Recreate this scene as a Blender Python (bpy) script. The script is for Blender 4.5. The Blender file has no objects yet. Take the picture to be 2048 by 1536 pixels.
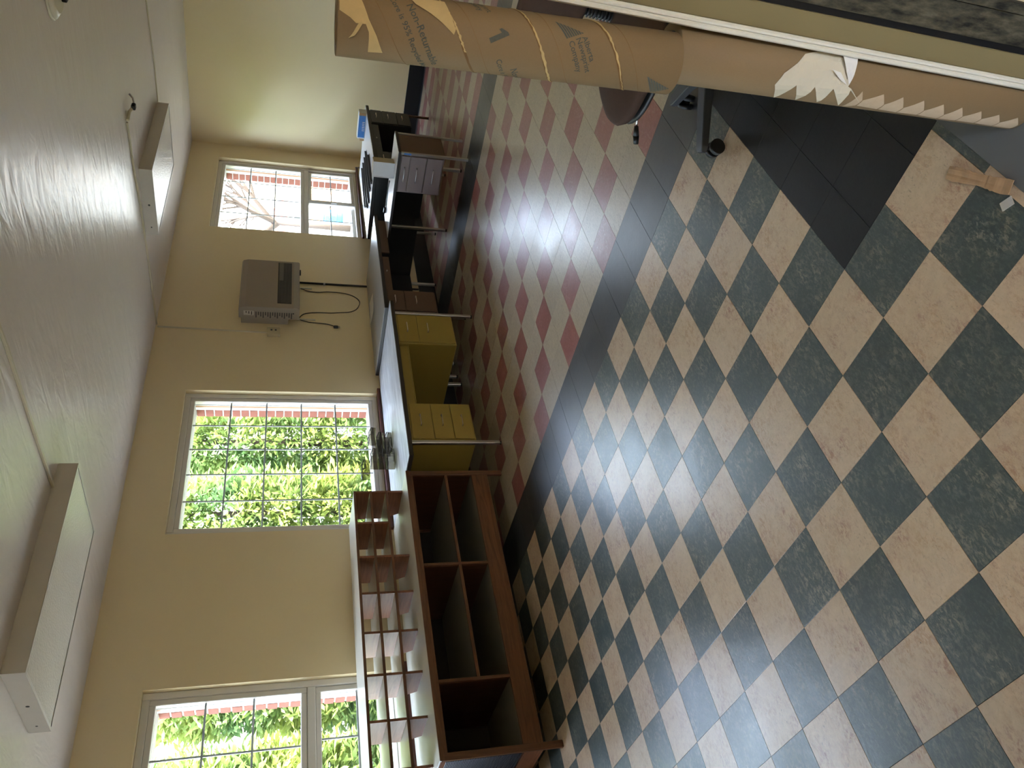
import bpy, bmesh, math, random
from mathutils import Matrix, Vector
random.seed(7)
PI = math.pi
D = bpy.data
COL = bpy.context.scene.collection

# ---------------------------------------------------------------- camera
RC = [[-0.1876289, -0.2165696, -0.9580673], [-0.7023673, 0.7114344, -0.0232663], [0.6866408, 0.6685497, -0.2855970]]
CAM = Vector((-1.44324, -1.79341, 1.63077))
FPX = 1550.9
cam_d = D.cameras.new('camera')
cam_d.sensor_fit = 'HORIZONTAL'
cam_d.sensor_width = 36.0
cam_d.lens = FPX / 2048 * 36.0
cam_d.clip_start = 0.02
cam_d.clip_end = 300
cam = D.objects.new('camera', cam_d)
COL.objects.link(cam)
cx, cy, cz = (Vector(r) for r in RC)
m = Matrix.Identity(4)
for i in range(3):
    m[i][0] = cx[i]
    m[i][1] = -cy[i]
    m[i][2] = -cz[i]
    m[i][3] = CAM[i]
cam.matrix_world = m
scn = bpy.context.scene
scn.camera = cam

# ---------------------------------------------------------------- world, sun, exposure
w = D.worlds.new('sky')
scn.world = w
w.use_nodes = True
nt = w.node_tree
nt.nodes.clear()
wo = nt.nodes.new('ShaderNodeOutputWorld')
bg = nt.nodes.new('ShaderNodeBackground')
sk = nt.nodes.new('ShaderNodeTexSky')
sk.sky_type = 'NISHITA'
sk.sun_disc = False
sk.sun_elevation = math.radians(52)
sk.sun_rotation = math.radians(160)
sk.air_density = 1.0
sk.dust_density = 2.5
bg.inputs['Strength'].default_value = 1.5
hz = nt.nodes.new('ShaderNodeHueSaturation')        # thin bright haze takes most of the blue out
hz.inputs['Saturation'].default_value = 0.74
tint = nt.nodes.new('ShaderNodeMix')
tint.data_type = 'RGBA'
tint.blend_type = 'MULTIPLY'
tint.inputs[0].default_value = 1.0
tint.inputs[7].default_value = (1.0, 0.945, 0.905, 1)
nt.links.new(sk.outputs[0], hz.inputs['Color'])
nt.links.new(hz.outputs[0], tint.inputs[6])
nt.links.new(tint.outputs[2], bg.inputs['Color'])
nt.links.new(bg.outputs[0], wo.inputs['Surface'])

SUN_TRAVEL = Vector((-0.22, 0.60, -0.85)).normalized()
sd = D.lights.new('sun', 'SUN')
sd.energy = 5.0
sd.angle = math.radians(0.6)
sd.color = (1.0, 0.95, 0.88)
so = D.objects.new('sun', sd)
COL.objects.link(so)
so.location = (4, -12, 14)
so.rotation_euler = SUN_TRAVEL.to_track_quat('-Z', 'Y').to_euler()

scn.view_settings.view_transform = 'Standard'
scn.view_settings.look = 'None'
scn.view_settings.gamma = 1.0
scn.view_settings.use_curve_mapping = False
scn.view_settings.exposure = 2.2
scn.cycles.max_bounces = 12
scn.cycles.diffuse_bounces = 7
scn.cycles.transparent_max_bounces = 16
scn.cycles.caustics_reflective = True
scn.cycles.sample_clamp_indirect = 12.0

# ---------------------------------------------------------------- dimensions (metres)
T = 0.2286
XF, YW, ZC = 8.2208, 3.4532, 2.7792
XN, YR = -4.6, -1.365          # end wall left of the view, wall with the doorway
YO = 3.70                      # outer face of the window wall

# ================================================================ helpers
def new_obj(name, me, mats, parent=None):
    o = D.objects.new(name, me)
    COL.objects.link(o)
    if mats is not None:
        if not isinstance(mats, (list, tuple)):
            mats = [mats]
        if len(me.materials) == 0:
            for mm in mats:
                me.materials.append(mm)
    if parent is not None:
        o.parent = parent
    return o

def tag(o, label, cat, group=None):
    o['label'] = label
    o['category'] = cat
    if group:
        o['group'] = group
    return o

def empty(name, loc=(0, 0, 0), rotz=0.0):
    o = D.objects.new(name, None)
    o.empty_display_size = 0.05
    COL.objects.link(o)
    o.location = loc
    o.rotation_euler = (0, 0, rotz)
    return o

def thing(name, label, cat, loc=(0, 0, 0), rotz=0.0, group=None):
    return tag(empty(name, loc, rotz), label, cat, group)

class MB:
    """collects shapes for one mesh"""
    def __init__(self):
        self.bm = bmesh.new()
    def box(self, x0, x1, y0, y1, z0, z1, bev=0.0, seg=1, mi=0, rot=None):
        r = bmesh.ops.create_cube(self.bm, size=1.0)
        vs = r['verts']
        sx, sy, sz = x1 - x0, y1 - y0, z1 - z0
        c = Vector(((x0 + x1) / 2, (y0 + y1) / 2, (z0 + z1) / 2))
        for v in vs:
            v.co = Vector((v.co.x * sx, v.co.y * sy, v.co.z * sz))
            if rot is not None:
                v.co = rot @ v.co
            v.co += c
        fs = set()
        for v in vs:
            fs.update(v.link_faces)
        for f in fs:
            f.material_index = mi
        if bev > 0:
            es = set()
            for v in vs:
                es.update(v.link_edges)
            rr = bmesh.ops.bevel(self.bm, geom=list(es), offset=bev, segments=seg, affect='EDGES', profile=0.5)
            for f in rr['faces']:
                f.material_index = mi
        return self
    def cyl(self, p0, p1, r0, r1=None, n=16, mi=0, caps=True):
        p0, p1 = Vector(p0), Vector(p1)
        if r1 is None:
            r1 = r0
        d = p1 - p0
        q = d.to_track_quat('Z', 'Y').to_matrix()
        a, b = [], []
        for i in range(n):
            t = 2 * PI * i / n
            u = q @ Vector((math.cos(t), math.sin(t), 0))
            a.append(self.bm.verts.new(p0 + u * r0))
            b.append(self.bm.verts.new(p1 + u * r1))
        for i in range(n):
            j = (i + 1) % n
            f = self.bm.faces.new((a[i], a[j], b[j], b[i]))
            f.material_index = mi
            f.smooth = True
        if caps:
            f = self.bm.faces.new(a[::-1]); f.material_index = mi
            f = self.bm.faces.new(b); f.material_index = mi
        return self
    def path(self, pts, r, n=8, mi=0):
        """a round tube along a poly-line"""
        pts = [Vector(p) for p in pts]
        rings = []
        up = Vector((0, 0, 1))
        prev = None
        for i, p in enumerate(pts):
            if i == 0:
                d = pts[1] - p
            elif i == len(pts) - 1:
                d = p - pts[i - 1]
            else:
                d = (pts[i + 1] - pts[i - 1])
            d.normalize()
            if prev is None:
                ref = up if abs(d.z) < 0.9 else Vector((1, 0, 0))
                u = d.cross(ref).normalized()
            else:
                u = (prev - d * prev.dot(d)).normalized()
            prev = u
            v = d.cross(u)
            rings.append([self.bm.verts.new(p + (u * math.cos(2 * PI * k / n) + v * math.sin(2 * PI * k / n)) * r) for k in range(n)])
        for a, b in zip(rings, rings[1:]):
            for k in range(n):
                f = self.bm.faces.new((a[k], a[(k + 1) % n], b[(k + 1) % n], b[k]))
                f.smooth = True
                f.material_index = mi
        f = self.bm.faces.new(rings[0][::-1]); f.material_index = mi
        f = self.bm.faces.new(rings[-1]); f.material_index = mi
        return self
    def prism(self, poly, z0, z1, mi=0, axis='Z'):
        """poly: list of 2-D points, extruded along axis"""
        def P(a, b, c):
            return (a, b, c) if axis == 'Z' else ((c, a, b) if axis == 'X' else (a, c, b))
        lo = [self.bm.verts.new(P(x, y, z0)) for x, y in poly]
        hi = [self.bm.verts.new(P(x, y, z1)) for x, y in poly]
        n = len(poly)
        fs = [self.bm.faces.new(lo), self.bm.faces.new(hi)]
        for i in range(n):
            fs.append(self.bm.faces.new((lo[i], lo[(i + 1) % n], hi[(i + 1) % n], hi[i])))
        for f in fs:
            f.material_index = mi
        bmesh.ops.recalc_face_normals(self.bm, faces=fs)
        return self
    def mesh(self, name):
        me = D.meshes.new(name)
        bmesh.ops.recalc_face_normals(self.bm, faces=self.bm.faces[:]) if False else None
        self.bm.to_mesh(me)
        self.bm.free()
        return me
    def build(self, name, mats, parent=None):
        return new_obj(name, self.mesh(name), mats, parent)

def boxo(name, mat, parent, x0, x1, y0, y1, z0, z1, bev=0.0, seg=1):
    return MB().box(x0, x1, y0, y1, z0, z1, bev, seg).build(name, mat, parent)

def structure(o):
    o['kind'] = 'structure'
    return o

# ================================================================ materials
class NT:
    def __init__(self, name):
        self.m = D.materials.new(name)
        self.m.use_nodes = True
        self.t = self.m.node_tree
        self.b = self.t.nodes['Principled BSDF']
        self.out = self.t.nodes['Material Output']
    def n(self, typ, **kw):
        nd = self.t.nodes.new(typ)
        for k, v in kw.items():
            setattr(nd, k, v)
        return nd
    def l(self, a, b):
        self.t.links.new(a, b)
    def noise(self, vec, scale, detail=3.0, rough=0.55, dist=0.0):
        nd = self.n('ShaderNodeTexNoise')
        nd.inputs['Scale'].default_value = scale
        nd.inputs['Detail'].default_value = detail
        nd.inputs['Roughness'].default_value = rough
        nd.inputs['Distortion'].default_value = dist
        if vec is not None:
            self.l(vec, nd.inputs['Vector'])
        return nd.outputs['Fac']
    def ramp(self, fac, stops):
        r = self.n('ShaderNodeValToRGB')
        e = r.color_ramp.elements
        while len(e) < len(stops):
            e.new(0.5)
        for el, (p, c) in zip(e, stops):
            el.position = p
            el.color = (c, c, c, 1) if isinstance(c, (int, float)) else (*c, 1)
        self.l(fac, r.inputs['Fac'])
        return r.outputs['Color']
    def mix(self, fac, a, b):
        nd = self.n('ShaderNodeMix', data_type='RGBA')
        for sock, v in ((nd.inputs['Factor'], fac), (nd.inputs['A'], a), (nd.inputs['B'], b)):
            pass
        ins = [s for s in nd.inputs if s.enabled]
        for s, v in zip(ins, (fac, a, b)):
            if isinstance(v, (int, float)):
                s.default_value = v
            elif isinstance(v, tuple):
                s.default_value = (*v, 1)
            else:
                self.l(v, s)
        return [s for s in nd.outputs if s.enabled][0]
    def math(self, op, a, b=None):
        nd = self.n('ShaderNodeMath', operation=op)
        for s, v in zip(nd.inputs, (a, b)):
            if v is None:
                continue
            if isinstance(v, (int, float)):
                s.default_value = v
            else:
                self.l(v, s)
        return nd.outputs[0]
    def bump(self, h, strength, dist=0.01):
        nd = self.n('ShaderNodeBump')
        nd.inputs['Strength'].default_value = strength
        nd.inputs['Distance'].default_value = dist
        self.l(h, nd.inputs['Height'])
        self.l(nd.outputs[0], self.b.inputs['Normal'])
    def obj(self):
        return self.n('ShaderNodeTexCoord').outputs['Object']
    def pos(self):
        return self.n('ShaderNodeNewGeometry').outputs['Position']
    def mapping(self, vec, scale=(1, 1, 1), rot=(0, 0, 0), loc=(0, 0, 0)):
        nd = self.n('ShaderNodeMapping')
        nd.inputs['Scale'].default_value = scale
        nd.inputs['Rotation'].default_value = rot
        nd.inputs['Location'].default_value = loc
        self.l(vec, nd.inputs['Vector'])
        return nd.outputs[0]
    def set(self, col=None, rough=None, metal=None, spec=None):
        if col is not None:
            if isinstance(col, tuple):
                self.b.inputs['Base Color'].default_value = (*col, 1)
            else:
                self.l(col, self.b.inputs['Base Color'])
        if rough is not None:
            if isinstance(rough, (int, float)):
                self.b.inputs['Roughness'].default_value = rough
            else:
                self.l(rough, self.b.inputs['Roughness'])
        if metal is not None:
            self.b.inputs['Metallic'].default_value = metal
        if spec is not None:
            self.b.inputs['Specular IOR Level'].default_value = spec
        return self

def plain(name, col, rough=0.5, metal=0.0, spec=0.5, var=0.12, vscale=9.0, bump=0.0, bscale=60.0):
    """a colour with slight mottling and optional fine relief"""
    k = NT(name)
    p = k.pos()
    f = k.noise(p, vscale, 4)
    c2 = tuple(max(0.0, c * (1 - var)) for c in col)
    c1 = tuple(min(1.0, c * (1 + var * 0.6)) for c in col)
    k.set(k.mix(f, c2, c1), rough, metal, spec)
    if bump:
        k.bump(k.noise(p, bscale, 3), bump, 0.004)
    return k.m

def tile_vec(k, ox=0.0, oy=0.0):
    """position shifted by a random amount per tile, so that no two tiles share their marbling"""
    p = k.pos()
    q = k.mapping(p, (1 / T, 1 / T, 0), (0, 0, 0), (ox, oy, 0))
    fl = k.n('ShaderNodeVectorMath', operation='FLOOR')
    k.l(q, fl.inputs[0])
    wn = k.n('ShaderNodeTexWhiteNoise', noise_dimensions='3D')
    k.l(fl.outputs[0], wn.inputs['Vector'])
    sc = k.n('ShaderNodeVectorMath', operation='SCALE')
    k.l(wn.outputs['Color'], sc.inputs[0])
    sc.inputs['Scale'].default_value = 40.0
    ad = k.n('ShaderNodeVectorMath', operation='ADD')
    k.l(p, ad.inputs[0])
    k.l(sc.outputs[0], ad.inputs[1])
    return ad.outputs[0], wn.outputs['Value'], p

def floor_finish(k, p, rough, spec=1.0):
    # worn wax: broad and fine unevenness
    h = k.math('ADD', k.math('MULTIPLY', k.noise(p, 14, 2), 1.0), k.math('MULTIPLY', k.noise(k.mapping(p, (1, 1.7, 1)), 60, 3, 0.6, 0.6), 0.42))
    k.bump(h, 0.24, 0.004)
    r = k.ramp(k.noise(p, 3.0, 4), [(0.3, rough - 0.025), (0.75, rough + 0.07)])
    k.set(None, r, 0, spec)

def tile_mat(name, base, dark, chips, ox=0.0, oy=0.0, rough=0.31, aniso=(1, 1, 1), vary=0.10, spec=1.0):
    """marbled vinyl: fine fibrous mottling, with clusters of short flecks"""
    k = NT(name)
    v, rnd, p = tile_vec(k, ox, oy)
    va = k.mapping(v, aniso)
    f = k.noise(va, 42, 8, 0.72, 0.25)
    c = k.mix(k.ramp(f, [(0.30, 0.0), (0.70, 1.0)]), dark, base)
    for (col, s, lo, hi, cl, amt) in chips:
        big = k.ramp(k.noise(va, cl, 5, 0.7), [(lo - 0.04, 0.0), (lo + 0.26, 1.0)])
        small = k.ramp(k.noise(k.mapping(va, (1.0, 1.9, 1.0)), s, 6, 0.75, 0.5), [(hi, 0.0), (hi + 0.12, 1.0)])
        c = k.mix(k.math('MULTIPLY', k.math('MULTIPLY', big, small), amt), c, col)
    hs = k.n('ShaderNodeHueSaturation')
    k.l(c, hs.inputs['Color'])
    k.l(k.math('ADD', k.math('MULTIPLY', rnd, vary * 2), 1.0 - vary), hs.inputs['Value'])
    # small scuffs and dirt specks left by use
    spk = k.ramp(k.noise(p, 55, 2, 0.5), [(0.76, 0.0), (0.80, 1.0)])
    k.set(k.mix(k.math('MULTIPLY', spk, 0.8), hs.outputs[0], (0.05, 0.04, 0.03)))
    floor_finish(k, p, rough, spec)
    return k.m

M = {}
M['tan'] = tile_mat('vinyl_tile_tan', (0.66, 0.505, 0.335), (0.55, 0.405, 0.26),
                    [((0.40, 0.20, 0.07), 42, 0.50, 0.46, 9, 1.0), ((0.27, 0.07, 0.05), 52, 0.53, 0.46, 10, 1.0), ((0.22, 0.16, 0.105), 80, 0.38, 0.56, 8, 0.9)], vary=0.04)
M['green'] = tile_mat('vinyl_tile_green', (0.056, 0.082, 0.077), (0.036, 0.054, 0.051),
                      [((0.34, 0.31, 0.22), 44, 0.45, 0.48, 8, 1.0), ((0.13, 0.145, 0.125), 60, 0.34, 0.49, 6, 0.8)], vary=0.10)
M['beige'] = tile_mat('vinyl_tile_beige', (0.54, 0.45, 0.32), (0.40, 0.325, 0.22),
                      [((0.25, 0.19, 0.125), 40, 0.38, 0.50, 9, 0.8)], ox=-0.5, aniso=(1.0, 2.2, 1), vary=0.05)
M['red'] = tile_mat('vinyl_tile_red', (0.34, 0.122, 0.105), (0.25, 0.078, 0.066),
                    [((0.47, 0.32, 0.25), 55, 0.44, 0.52, 7, 0.9)], ox=-0.5, vary=0.09)
M['black_tile'] = tile_mat('vinyl_tile_black', (0.0125, 0.013, 0.0135), (0.009, 0.0092, 0.0098),
                           [((0.035, 0.035, 0.035), 130, 0.50, 0.56, 6, 0.6)], oy=0.35, rough=0.40, vary=0.06, spec=0.45)
M['strip_tile'] = tile_mat('vinyl_tile_charcoal', (0.044, 0.047, 0.048), (0.033, 0.035, 0.036),
                           [((0.09, 0.09, 0.085), 130, 0.48, 0.55, 7, 0.6)], rough=0.33, vary=0.07)
M['subfloor'] = plain('subfloor', (0.045, 0.036, 0.028), 0.9)

def paint(name, col, rough, bump=0.10, var=0.05, bscale=9.0, spec=0.5, coat=0.0):
    k = NT(name)
    p = k.pos()
    f = k.noise(p, 2.2, 4)
    k.set(k.mix(f, tuple(c * (1 - var) for c in col), col), rough, 0, spec)
    h = k.math('ADD', k.math('MULTIPLY', k.noise(p, bscale, 3), 1.0), k.math('MULTIPLY', k.noise(p, 160, 2), 0.05))
    k.bump(h, bump, 0.012)
    k.b.inputs['Coat Weight'].default_value = coat
    k.b.inputs['Coat Roughness'].default_value = 0.32
    return k.m

M['wall'] = paint('cream_wall_paint', (0.80, 0.655, 0.395), 0.36, 0.10, spec=0.8, coat=0.7)
k = NT('ceiling_gloss_paint')
p = k.pos()
k.set(k.mix(k.noise(p, 1.7, 4), (0.65, 0.585, 0.54), (0.71, 0.645, 0.60)), 0.31, 0, 0.36)
h = k.math('ADD', k.noise(k.mapping(p, (1.0, 0.35, 1.0), (0, 0, 0.25)), 9.0, 3, 0.55, 0.6), k.math('MULTIPLY', k.noise(p, 120, 2), 0.02))
k.bump(h, 0.40, 0.02)
M['ceiling'] = k.m
M['baseboard'] = plain('black_rubber_baseboard', (0.010, 0.010, 0.011), 0.4)
M['vinyl'] = plain('white_window_vinyl', (0.70, 0.66, 0.60), 0.35, var=0.04)
M['vinyl_white'] = plain('bright_white_vinyl', (0.85, 0.85, 0.86), 0.35, var=0.03)
M['grille'] = plain('window_grille_bar', (0.40, 0.40, 0.40), 0.4)
k = NT('window_glass')
tr = k.n('ShaderNodeBsdfTransparent'); tr.inputs[0].default_value = (0.94, 0.96, 0.95, 1)
gl = k.n('ShaderNodeBsdfGlossy'); gl.inputs['Roughness'].default_value = 0.02
fr = k.n('ShaderNodeFresnel'); fr.inputs[0].default_value = 1.45
mx = k.n('ShaderNodeMixShader')
bf = k.n('ShaderNodeNewGeometry').outputs['Backfacing']
k.l(k.math('MULTIPLY', fr.outputs[0], k.math('SUBTRACT', 1.0, bf)), mx.inputs[0]); k.l(tr.outputs[0], mx.inputs[1]); k.l(gl.outputs[0], mx.inputs[2]); k.l(mx.outputs[0], k.out.inputs['Surface'])
M['glass'] = k.m
k = NT('smoked_plastic')
tr = k.n('ShaderNodeBsdfTransparent')
cc = k.mix(k.noise(k.obj(), 30, 2), (0.66, 0.64, 0.58), (0.76, 0.74, 0.69))
k.l(cc, tr.inputs[0])
gl = k.n('ShaderNodeBsdfGlossy'); gl.inputs['Roughness'].default_value = 0.12; gl.inputs[0].default_value = (0.8, 0.8, 0.8, 1)
fr = k.n('ShaderNodeFresnel'); fr.inputs[0].default_value = 1.5
mx = k.n('ShaderNodeMixShader')
bf = k.n('ShaderNodeNewGeometry').outputs['Backfacing']
k.l(k.math('MULTIPLY', fr.outputs[0], k.math('SUBTRACT', 1.0, bf)), mx.inputs[0]); k.l(tr.outputs[0], mx.inputs[1]); k.l(gl.outputs[0], mx.inputs[2]); k.l(mx.outputs[0], k.out.inputs['Surface'])
M['smoke'] = k.m
M['smoke_rim'] = plain('smoked_plastic_rim', (0.020, 0.018, 0.016), 0.25)

def wood(name, a, b, axis='X', scale=1.0, rough=0.4):
    k = NT(name)
    p = k.obj()
    s = {'X': (1.2, 16, 16), 'Y': (16, 1.2, 16), 'Z': (16, 16, 1.2)}[axis]
    v = k.mapping(p, tuple(c * scale for c in s))
    f = k.noise(v, 2.2, 6, 0.6, 1.4)
    fine = k.noise(k.mapping(p, tuple(c * scale * 5 for c in s)), 3.0, 3, 0.6, 0.2)
    c = k.ramp(f, [(0.30, a), (0.5, tuple((x + y) / 2 for x, y in zip(a, b))), (0.72, b)])
    c = k.mix(k.math('MULTIPLY', fine, 0.35), c, tuple(x * 0.45 for x in a))
    k.set(c, rough, 0, 0.5)
    k.bump(fine, 0.08, 0.002)
    return k.m

M['walnut_x'] = wood('walnut_along_length', (0.095, 0.036, 0.015), (0.235, 0.098, 0.042), 'X')
M['walnut_z'] = wood('walnut_upright', (0.088, 0.034, 0.015), (0.215, 0.088, 0.038), 'Z')
M['walnut_y'] = wood('walnut_across', (0.17, 0.062, 0.030), (0.34, 0.14, 0.075), 'Y')
M['sill'] = wood('dark_red_sill_wood', (0.060, 0.014, 0.008), (0.14, 0.038, 0.020), 'X')
M['brickmould'] = wood('stained_brickmould', (0.28, 0.13, 0.06), (0.50, 0.27, 0.14), 'Z')
M['cream_laminate'] = plain('cream_laminate', (0.72, 0.68, 0.58), 0.32, var=0.05)
M['shaded_laminate'] = plain('shade_darkened_laminate', (0.21, 0.195, 0.15), 0.5, var=0.10)  # cream shelves, their colour darkened to carry the shade inside the cubbies
M['walnut_shaded'] = wood('shade_darkened_walnut', (0.045, 0.016, 0.008), (0.10, 0.036, 0.016), 'Z')  # same walnut with the cabinet's interior shade put into its colour
M['hardboard_shaded'] = plain('shade_darkened_hardboard', (0.016, 0.012, 0.010), 0.7)  # near-black colour stands in for deep shade at the cabinet back
M['ribbed'] = plain('blue_black_ribbed_panel', (0.015, 0.018, 0.028), 0.5)
M['yellow'] = plain('mustard_enamel', (0.30, 0.215, 0.044), 0.42, var=0.06)
M['yellow_front'] = plain('mustard_drawer_enamel', (0.33, 0.235, 0.048), 0.40, var=0.05)
M['brown_metal'] = plain('brown_enamel', (0.125, 0.072, 0.046), 0.45, var=0.08)
M['mauve'] = plain('mauve_grey_enamel', (0.235, 0.185, 0.178), 0.45, var=0.06)
M['black_metal'] = plain('black_enamel', (0.022, 0.023, 0.024), 0.45)
M['charcoal_metal'] = plain('charcoal_drawer_enamel', (0.050, 0.052, 0.054), 0.45)
M['edge_dark'] = plain('dark_plastic_edging', (0.028, 0.021, 0.018), 0.4)
M['laminate_white'] = plain('white_desk_laminate', (0.74, 0.74, 0.74), 0.22, var=0.05)
k = NT('worn_grey_laminate')
p = k.pos()
f1 = k.noise(k.mapping(p, (0.6, 3.5, 1)), 5, 5, 0.6, 0.8)
k.set(k.mix(k.ramp(f1, [(0.35, 0.0), (0.65, 1.0)]), (0.36, 0.36, 0.375), (0.60, 0.60, 0.61)), k.ramp(f1, [(0.3, 0.29), (0.7, 0.42)]), 0, 0.5)
M['laminate_worn'] = k.m
k = NT('grey_brown_laminate')
p = k.pos()
f1 = k.noise(k.mapping(p, (0.5, 3.0, 1)), 4, 5, 0.6, 0.8)
k.set(k.mix(f1, (0.17, 0.155, 0.135), (0.30, 0.28, 0.25)), 0.34, 0, 0.5)
M['laminate_brown'] = k.m
M['chrome'] = plain('brushed_chrome', (0.62, 0.60, 0.57), 0.28, 1.0, var=0.10)
M['handle'] = plain('satin_handle_metal', (0.72, 0.66, 0.58), 0.32, 1.0, var=0.05)
M['black_plastic'] = plain('black_plastic', (0.012, 0.012, 0.013), 0.42)
M['black_plastic_grey'] = plain('worn_black_plastic', (0.050, 0.050, 0.052), 0.5)
M['brown_fabric'] = plain('dark_brown_fabric', (0.085, 0.050, 0.038), 0.85, spec=0.2, var=0.15, vscale=60, bump=0.25, bscale=500)
M['heater'] = plain('taupe_heater_enamel', (0.34, 0.28, 0.22), 0.42, var=0.04)
M['heater_side'] = plain('grey_heater_enamel', (0.36, 0.32, 0.265), 0.42, var=0.04)
M['heater_dark'] = plain('heater_grille_dark', (0.035, 0.034, 0.033), 0.5)
M['heater_slat'] = plain('heater_grille_slat', (0.15, 0.14, 0.125), 0.4)
M['sticker'] = plain('pale_sticker', (0.62, 0.60, 0.54), 0.5)
M['ink'] = plain('dark_print', (0.10, 0.09, 0.085), 0.6)
M['raceway'] = plain('cream_raceway', (0.62, 0.56, 0.42), 0.4)
M['outlet'] = plain('ivory_outlet', (0.60, 0.50, 0.31), 0.4)
M['light_body'] = plain('white_fixture_enamel', (0.62, 0.58, 0.54), 0.38, var=0.07)
k = NT('prismatic_diffuser')
p = k.obj()
ck = k.n('ShaderNodeTexVoronoi'); ck.inputs['Scale'].default_value = 95.0
k.l(p, ck.inputs['Vector'])
k.set(k.mix(k.noise(p, 3, 2), (0.72, 0.68, 0.62), (0.80, 0.77, 0.72)), 0.25, 0, 0.5)
k.bump(ck.outputs['Distance'], 0.5, 0.003)
M['diffuser'] = k.m
k = NT('kraft_cardboard')
p = k.obj()
f1 = k.noise(p, 300, 3)
f2 = k.noise(k.mapping(p, (1, 1, 0.25)), 14, 3)
c = k.mix(k.math('MULTIPLY', f1, 0.6), (0.285, 0.192, 0.100), (0.225, 0.150, 0.076))
k.set(k.mix(k.math('MULTIPLY', f2, 0.35), c, (0.185, 0.120, 0.060)), 0.62, 0, 0.3)
k.bump(f1, 0.05, 0.001)
M['kraft'] = k.m
M['kraft_light'] = plain('torn_paper_ply', (0.60, 0.44, 0.21), 0.75, spec=0.2, var=0.12, vscale=60)
M['kraft_dark'] = plain('glue_seam', (0.21, 0.115, 0.045), 0.6, spec=0.2, var=0.2, vscale=60)
M['kraft_line'] = plain('core_seam_line', (0.26, 0.155, 0.07), 0.7, spec=0.2)
M['core_ink'] = plain('faded_blue_grey_print', (0.105, 0.11, 0.092), 0.7, spec=0.2, var=0.25, vscale=220)
M['newsprint'] = plain('torn_newsprint', (0.66, 0.60, 0.47), 0.75, spec=0.2, var=0.08)
M['newsprint_white'] = plain('white_torn_paper', (0.82, 0.80, 0.76), 0.7, spec=0.2)
k = NT('thin_paper_residue')
k.set(k.mix(k.noise(k.obj(), 90, 3), (0.50, 0.37, 0.24), (0.58, 0.45, 0.32)), 0.7, 0, 0.2)
M['residue'] = k.m
M['corrugate'] = plain('corrugated_cardboard', (0.45, 0.285, 0.155), 0.75, spec=0.2, var=0.2, vscale=50)
M['tape'] = plain('clear_tape', (0.50, 0.48, 0.42), 0.12)
M['mat'] = plain('grey_painted_sheet', (0.125, 0.130, 0.126), 0.6, var=0.06, vscale=5)
M['jamb'] = plain('tan_jamb_paint', (0.235, 0.185, 0.088), 0.5, var=0.06)
M['jamb_white'] = plain('white_weatherstrip', (0.78, 0.75, 0.64), 0.35, var=0.05)
k = NT('grimy_metal_threshold')
p = k.pos()
f = k.noise(k.mapping(p, (1, 1, 0.3)), 60, 5, 0.65)
k.set(k.ramp(f, [(0.35, (0.010, 0.009, 0.007)), (0.55, (0.075, 0.066, 0.042)), (0.75, (0.15, 0.13, 0.085))]), 0.6, 0, 0.4)
M['grime'] = k.m
M['brick'] = plain('red_brick', (0.26, 0.095, 0.065), 0.85, spec=0.2, var=0.30, vscale=25, bump=0.3, bscale=120)
M['mortar'] = plain('pale_mortar', (0.62, 0.59, 0.54), 0.9, spec=0.2)
M['ground'] = plain('pale_gravel_ground', (0.26, 0.27, 0.25), 0.9, spec=0.1, var=0.2, vscale=3)
M['paper'] = plain('sheet_paper', (0.72, 0.68, 0.58), 0.6)
M['blue_carton'] = plain('blue_carton_print', (0.045, 0.20, 0.58), 0.45, var=0.25, vscale=40)
M['white_carton'] = plain('white_carton', (0.74, 0.76, 0.78), 0.5)
M['bin_white'] = plain('white_bin_plastic', (0.62, 0.63, 0.66), 0.4, var=0.05)
M['bin_tan'] = plain('aged_bin_plastic', (0.40, 0.32, 0.17), 0.5, var=0.2, vscale=20)
M['bin_inside'] = plain('dark_bin_inside', (0.05, 0.045, 0.04), 0.6)
M['rail'] = plain('dark_bronze_rail', (0.050, 0.046, 0.040), 0.38, var=0.15)
M['fence'] = wood('cedar_fence_boards', (0.40, 0.21, 0.09), (0.62, 0.36, 0.18), 'Z')
M['blue_plastic'] = plain('blue_bin_plastic', (0.03, 0.30, 0.60), 0.4)
M['bark'] = plain('grey_bark', (0.07, 0.055, 0.045), 0.9, spec=0.1, var=0.3, vscale=30)
M['shingle'] = plain('red_brown_roof', (0.30, 0.13, 0.10), 0.9, spec=0.1, var=0.2, vscale=8)
M['siding'] = plain('pale_siding', (0.70, 0.68, 0.64), 0.7)
k = NT('cedar_foliage')
p = k.pos()
f = k.noise(p, 1.6, 3)
f3 = k.noise(p, 9, 3)
c = k.mix(k.ramp(f, [(0.35, 0.0), (0.65, 1.0)]), (0.10, 0.20, 0.07), (0.34, 0.40, 0.09))
k.set(k.mix(k.math('MULTIPLY', f3, 0.5), c, (0.20, 0.28, 0.14)), 0.6, 0, 0.25)
k.b.inputs['Transmission Weight'].default_value = 0.0
tl = k.n('ShaderNodeBsdfTranslucent')
k.l(c, tl.inputs[0])
mx = k.n('ShaderNodeMixShader'); mx.inputs[0].default_value = 0.35
k.l(k.b.outputs[0], mx.inputs[1]); k.l(tl.outputs[0], mx.inputs[2]); k.l(mx.outputs[0], k.out.inputs['Surface'])
M['foliage'] = k.m

# ================================================================ the setting
def project(P):
    q = Vector(P) - CAM
    z = q.dot(cz)
    if z <= 0.05:
        return None
    return (1024 + FPX * q.dot(cx) / z, 768 + FPX * q.dot(cy) / z)

def in_view(P, mrg=60):
    r = project(P)
    return r is not None and -mrg < r[0] < 2048 + mrg and -mrg < r[1] < 1536 + mrg

floor = structure(boxo('floor', M['subfloor'], None, XN, XF, YR - 0.15, YW, -0.12, -0.003))
floor['label'] = 'checkerboard vinyl tile floor'

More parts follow.
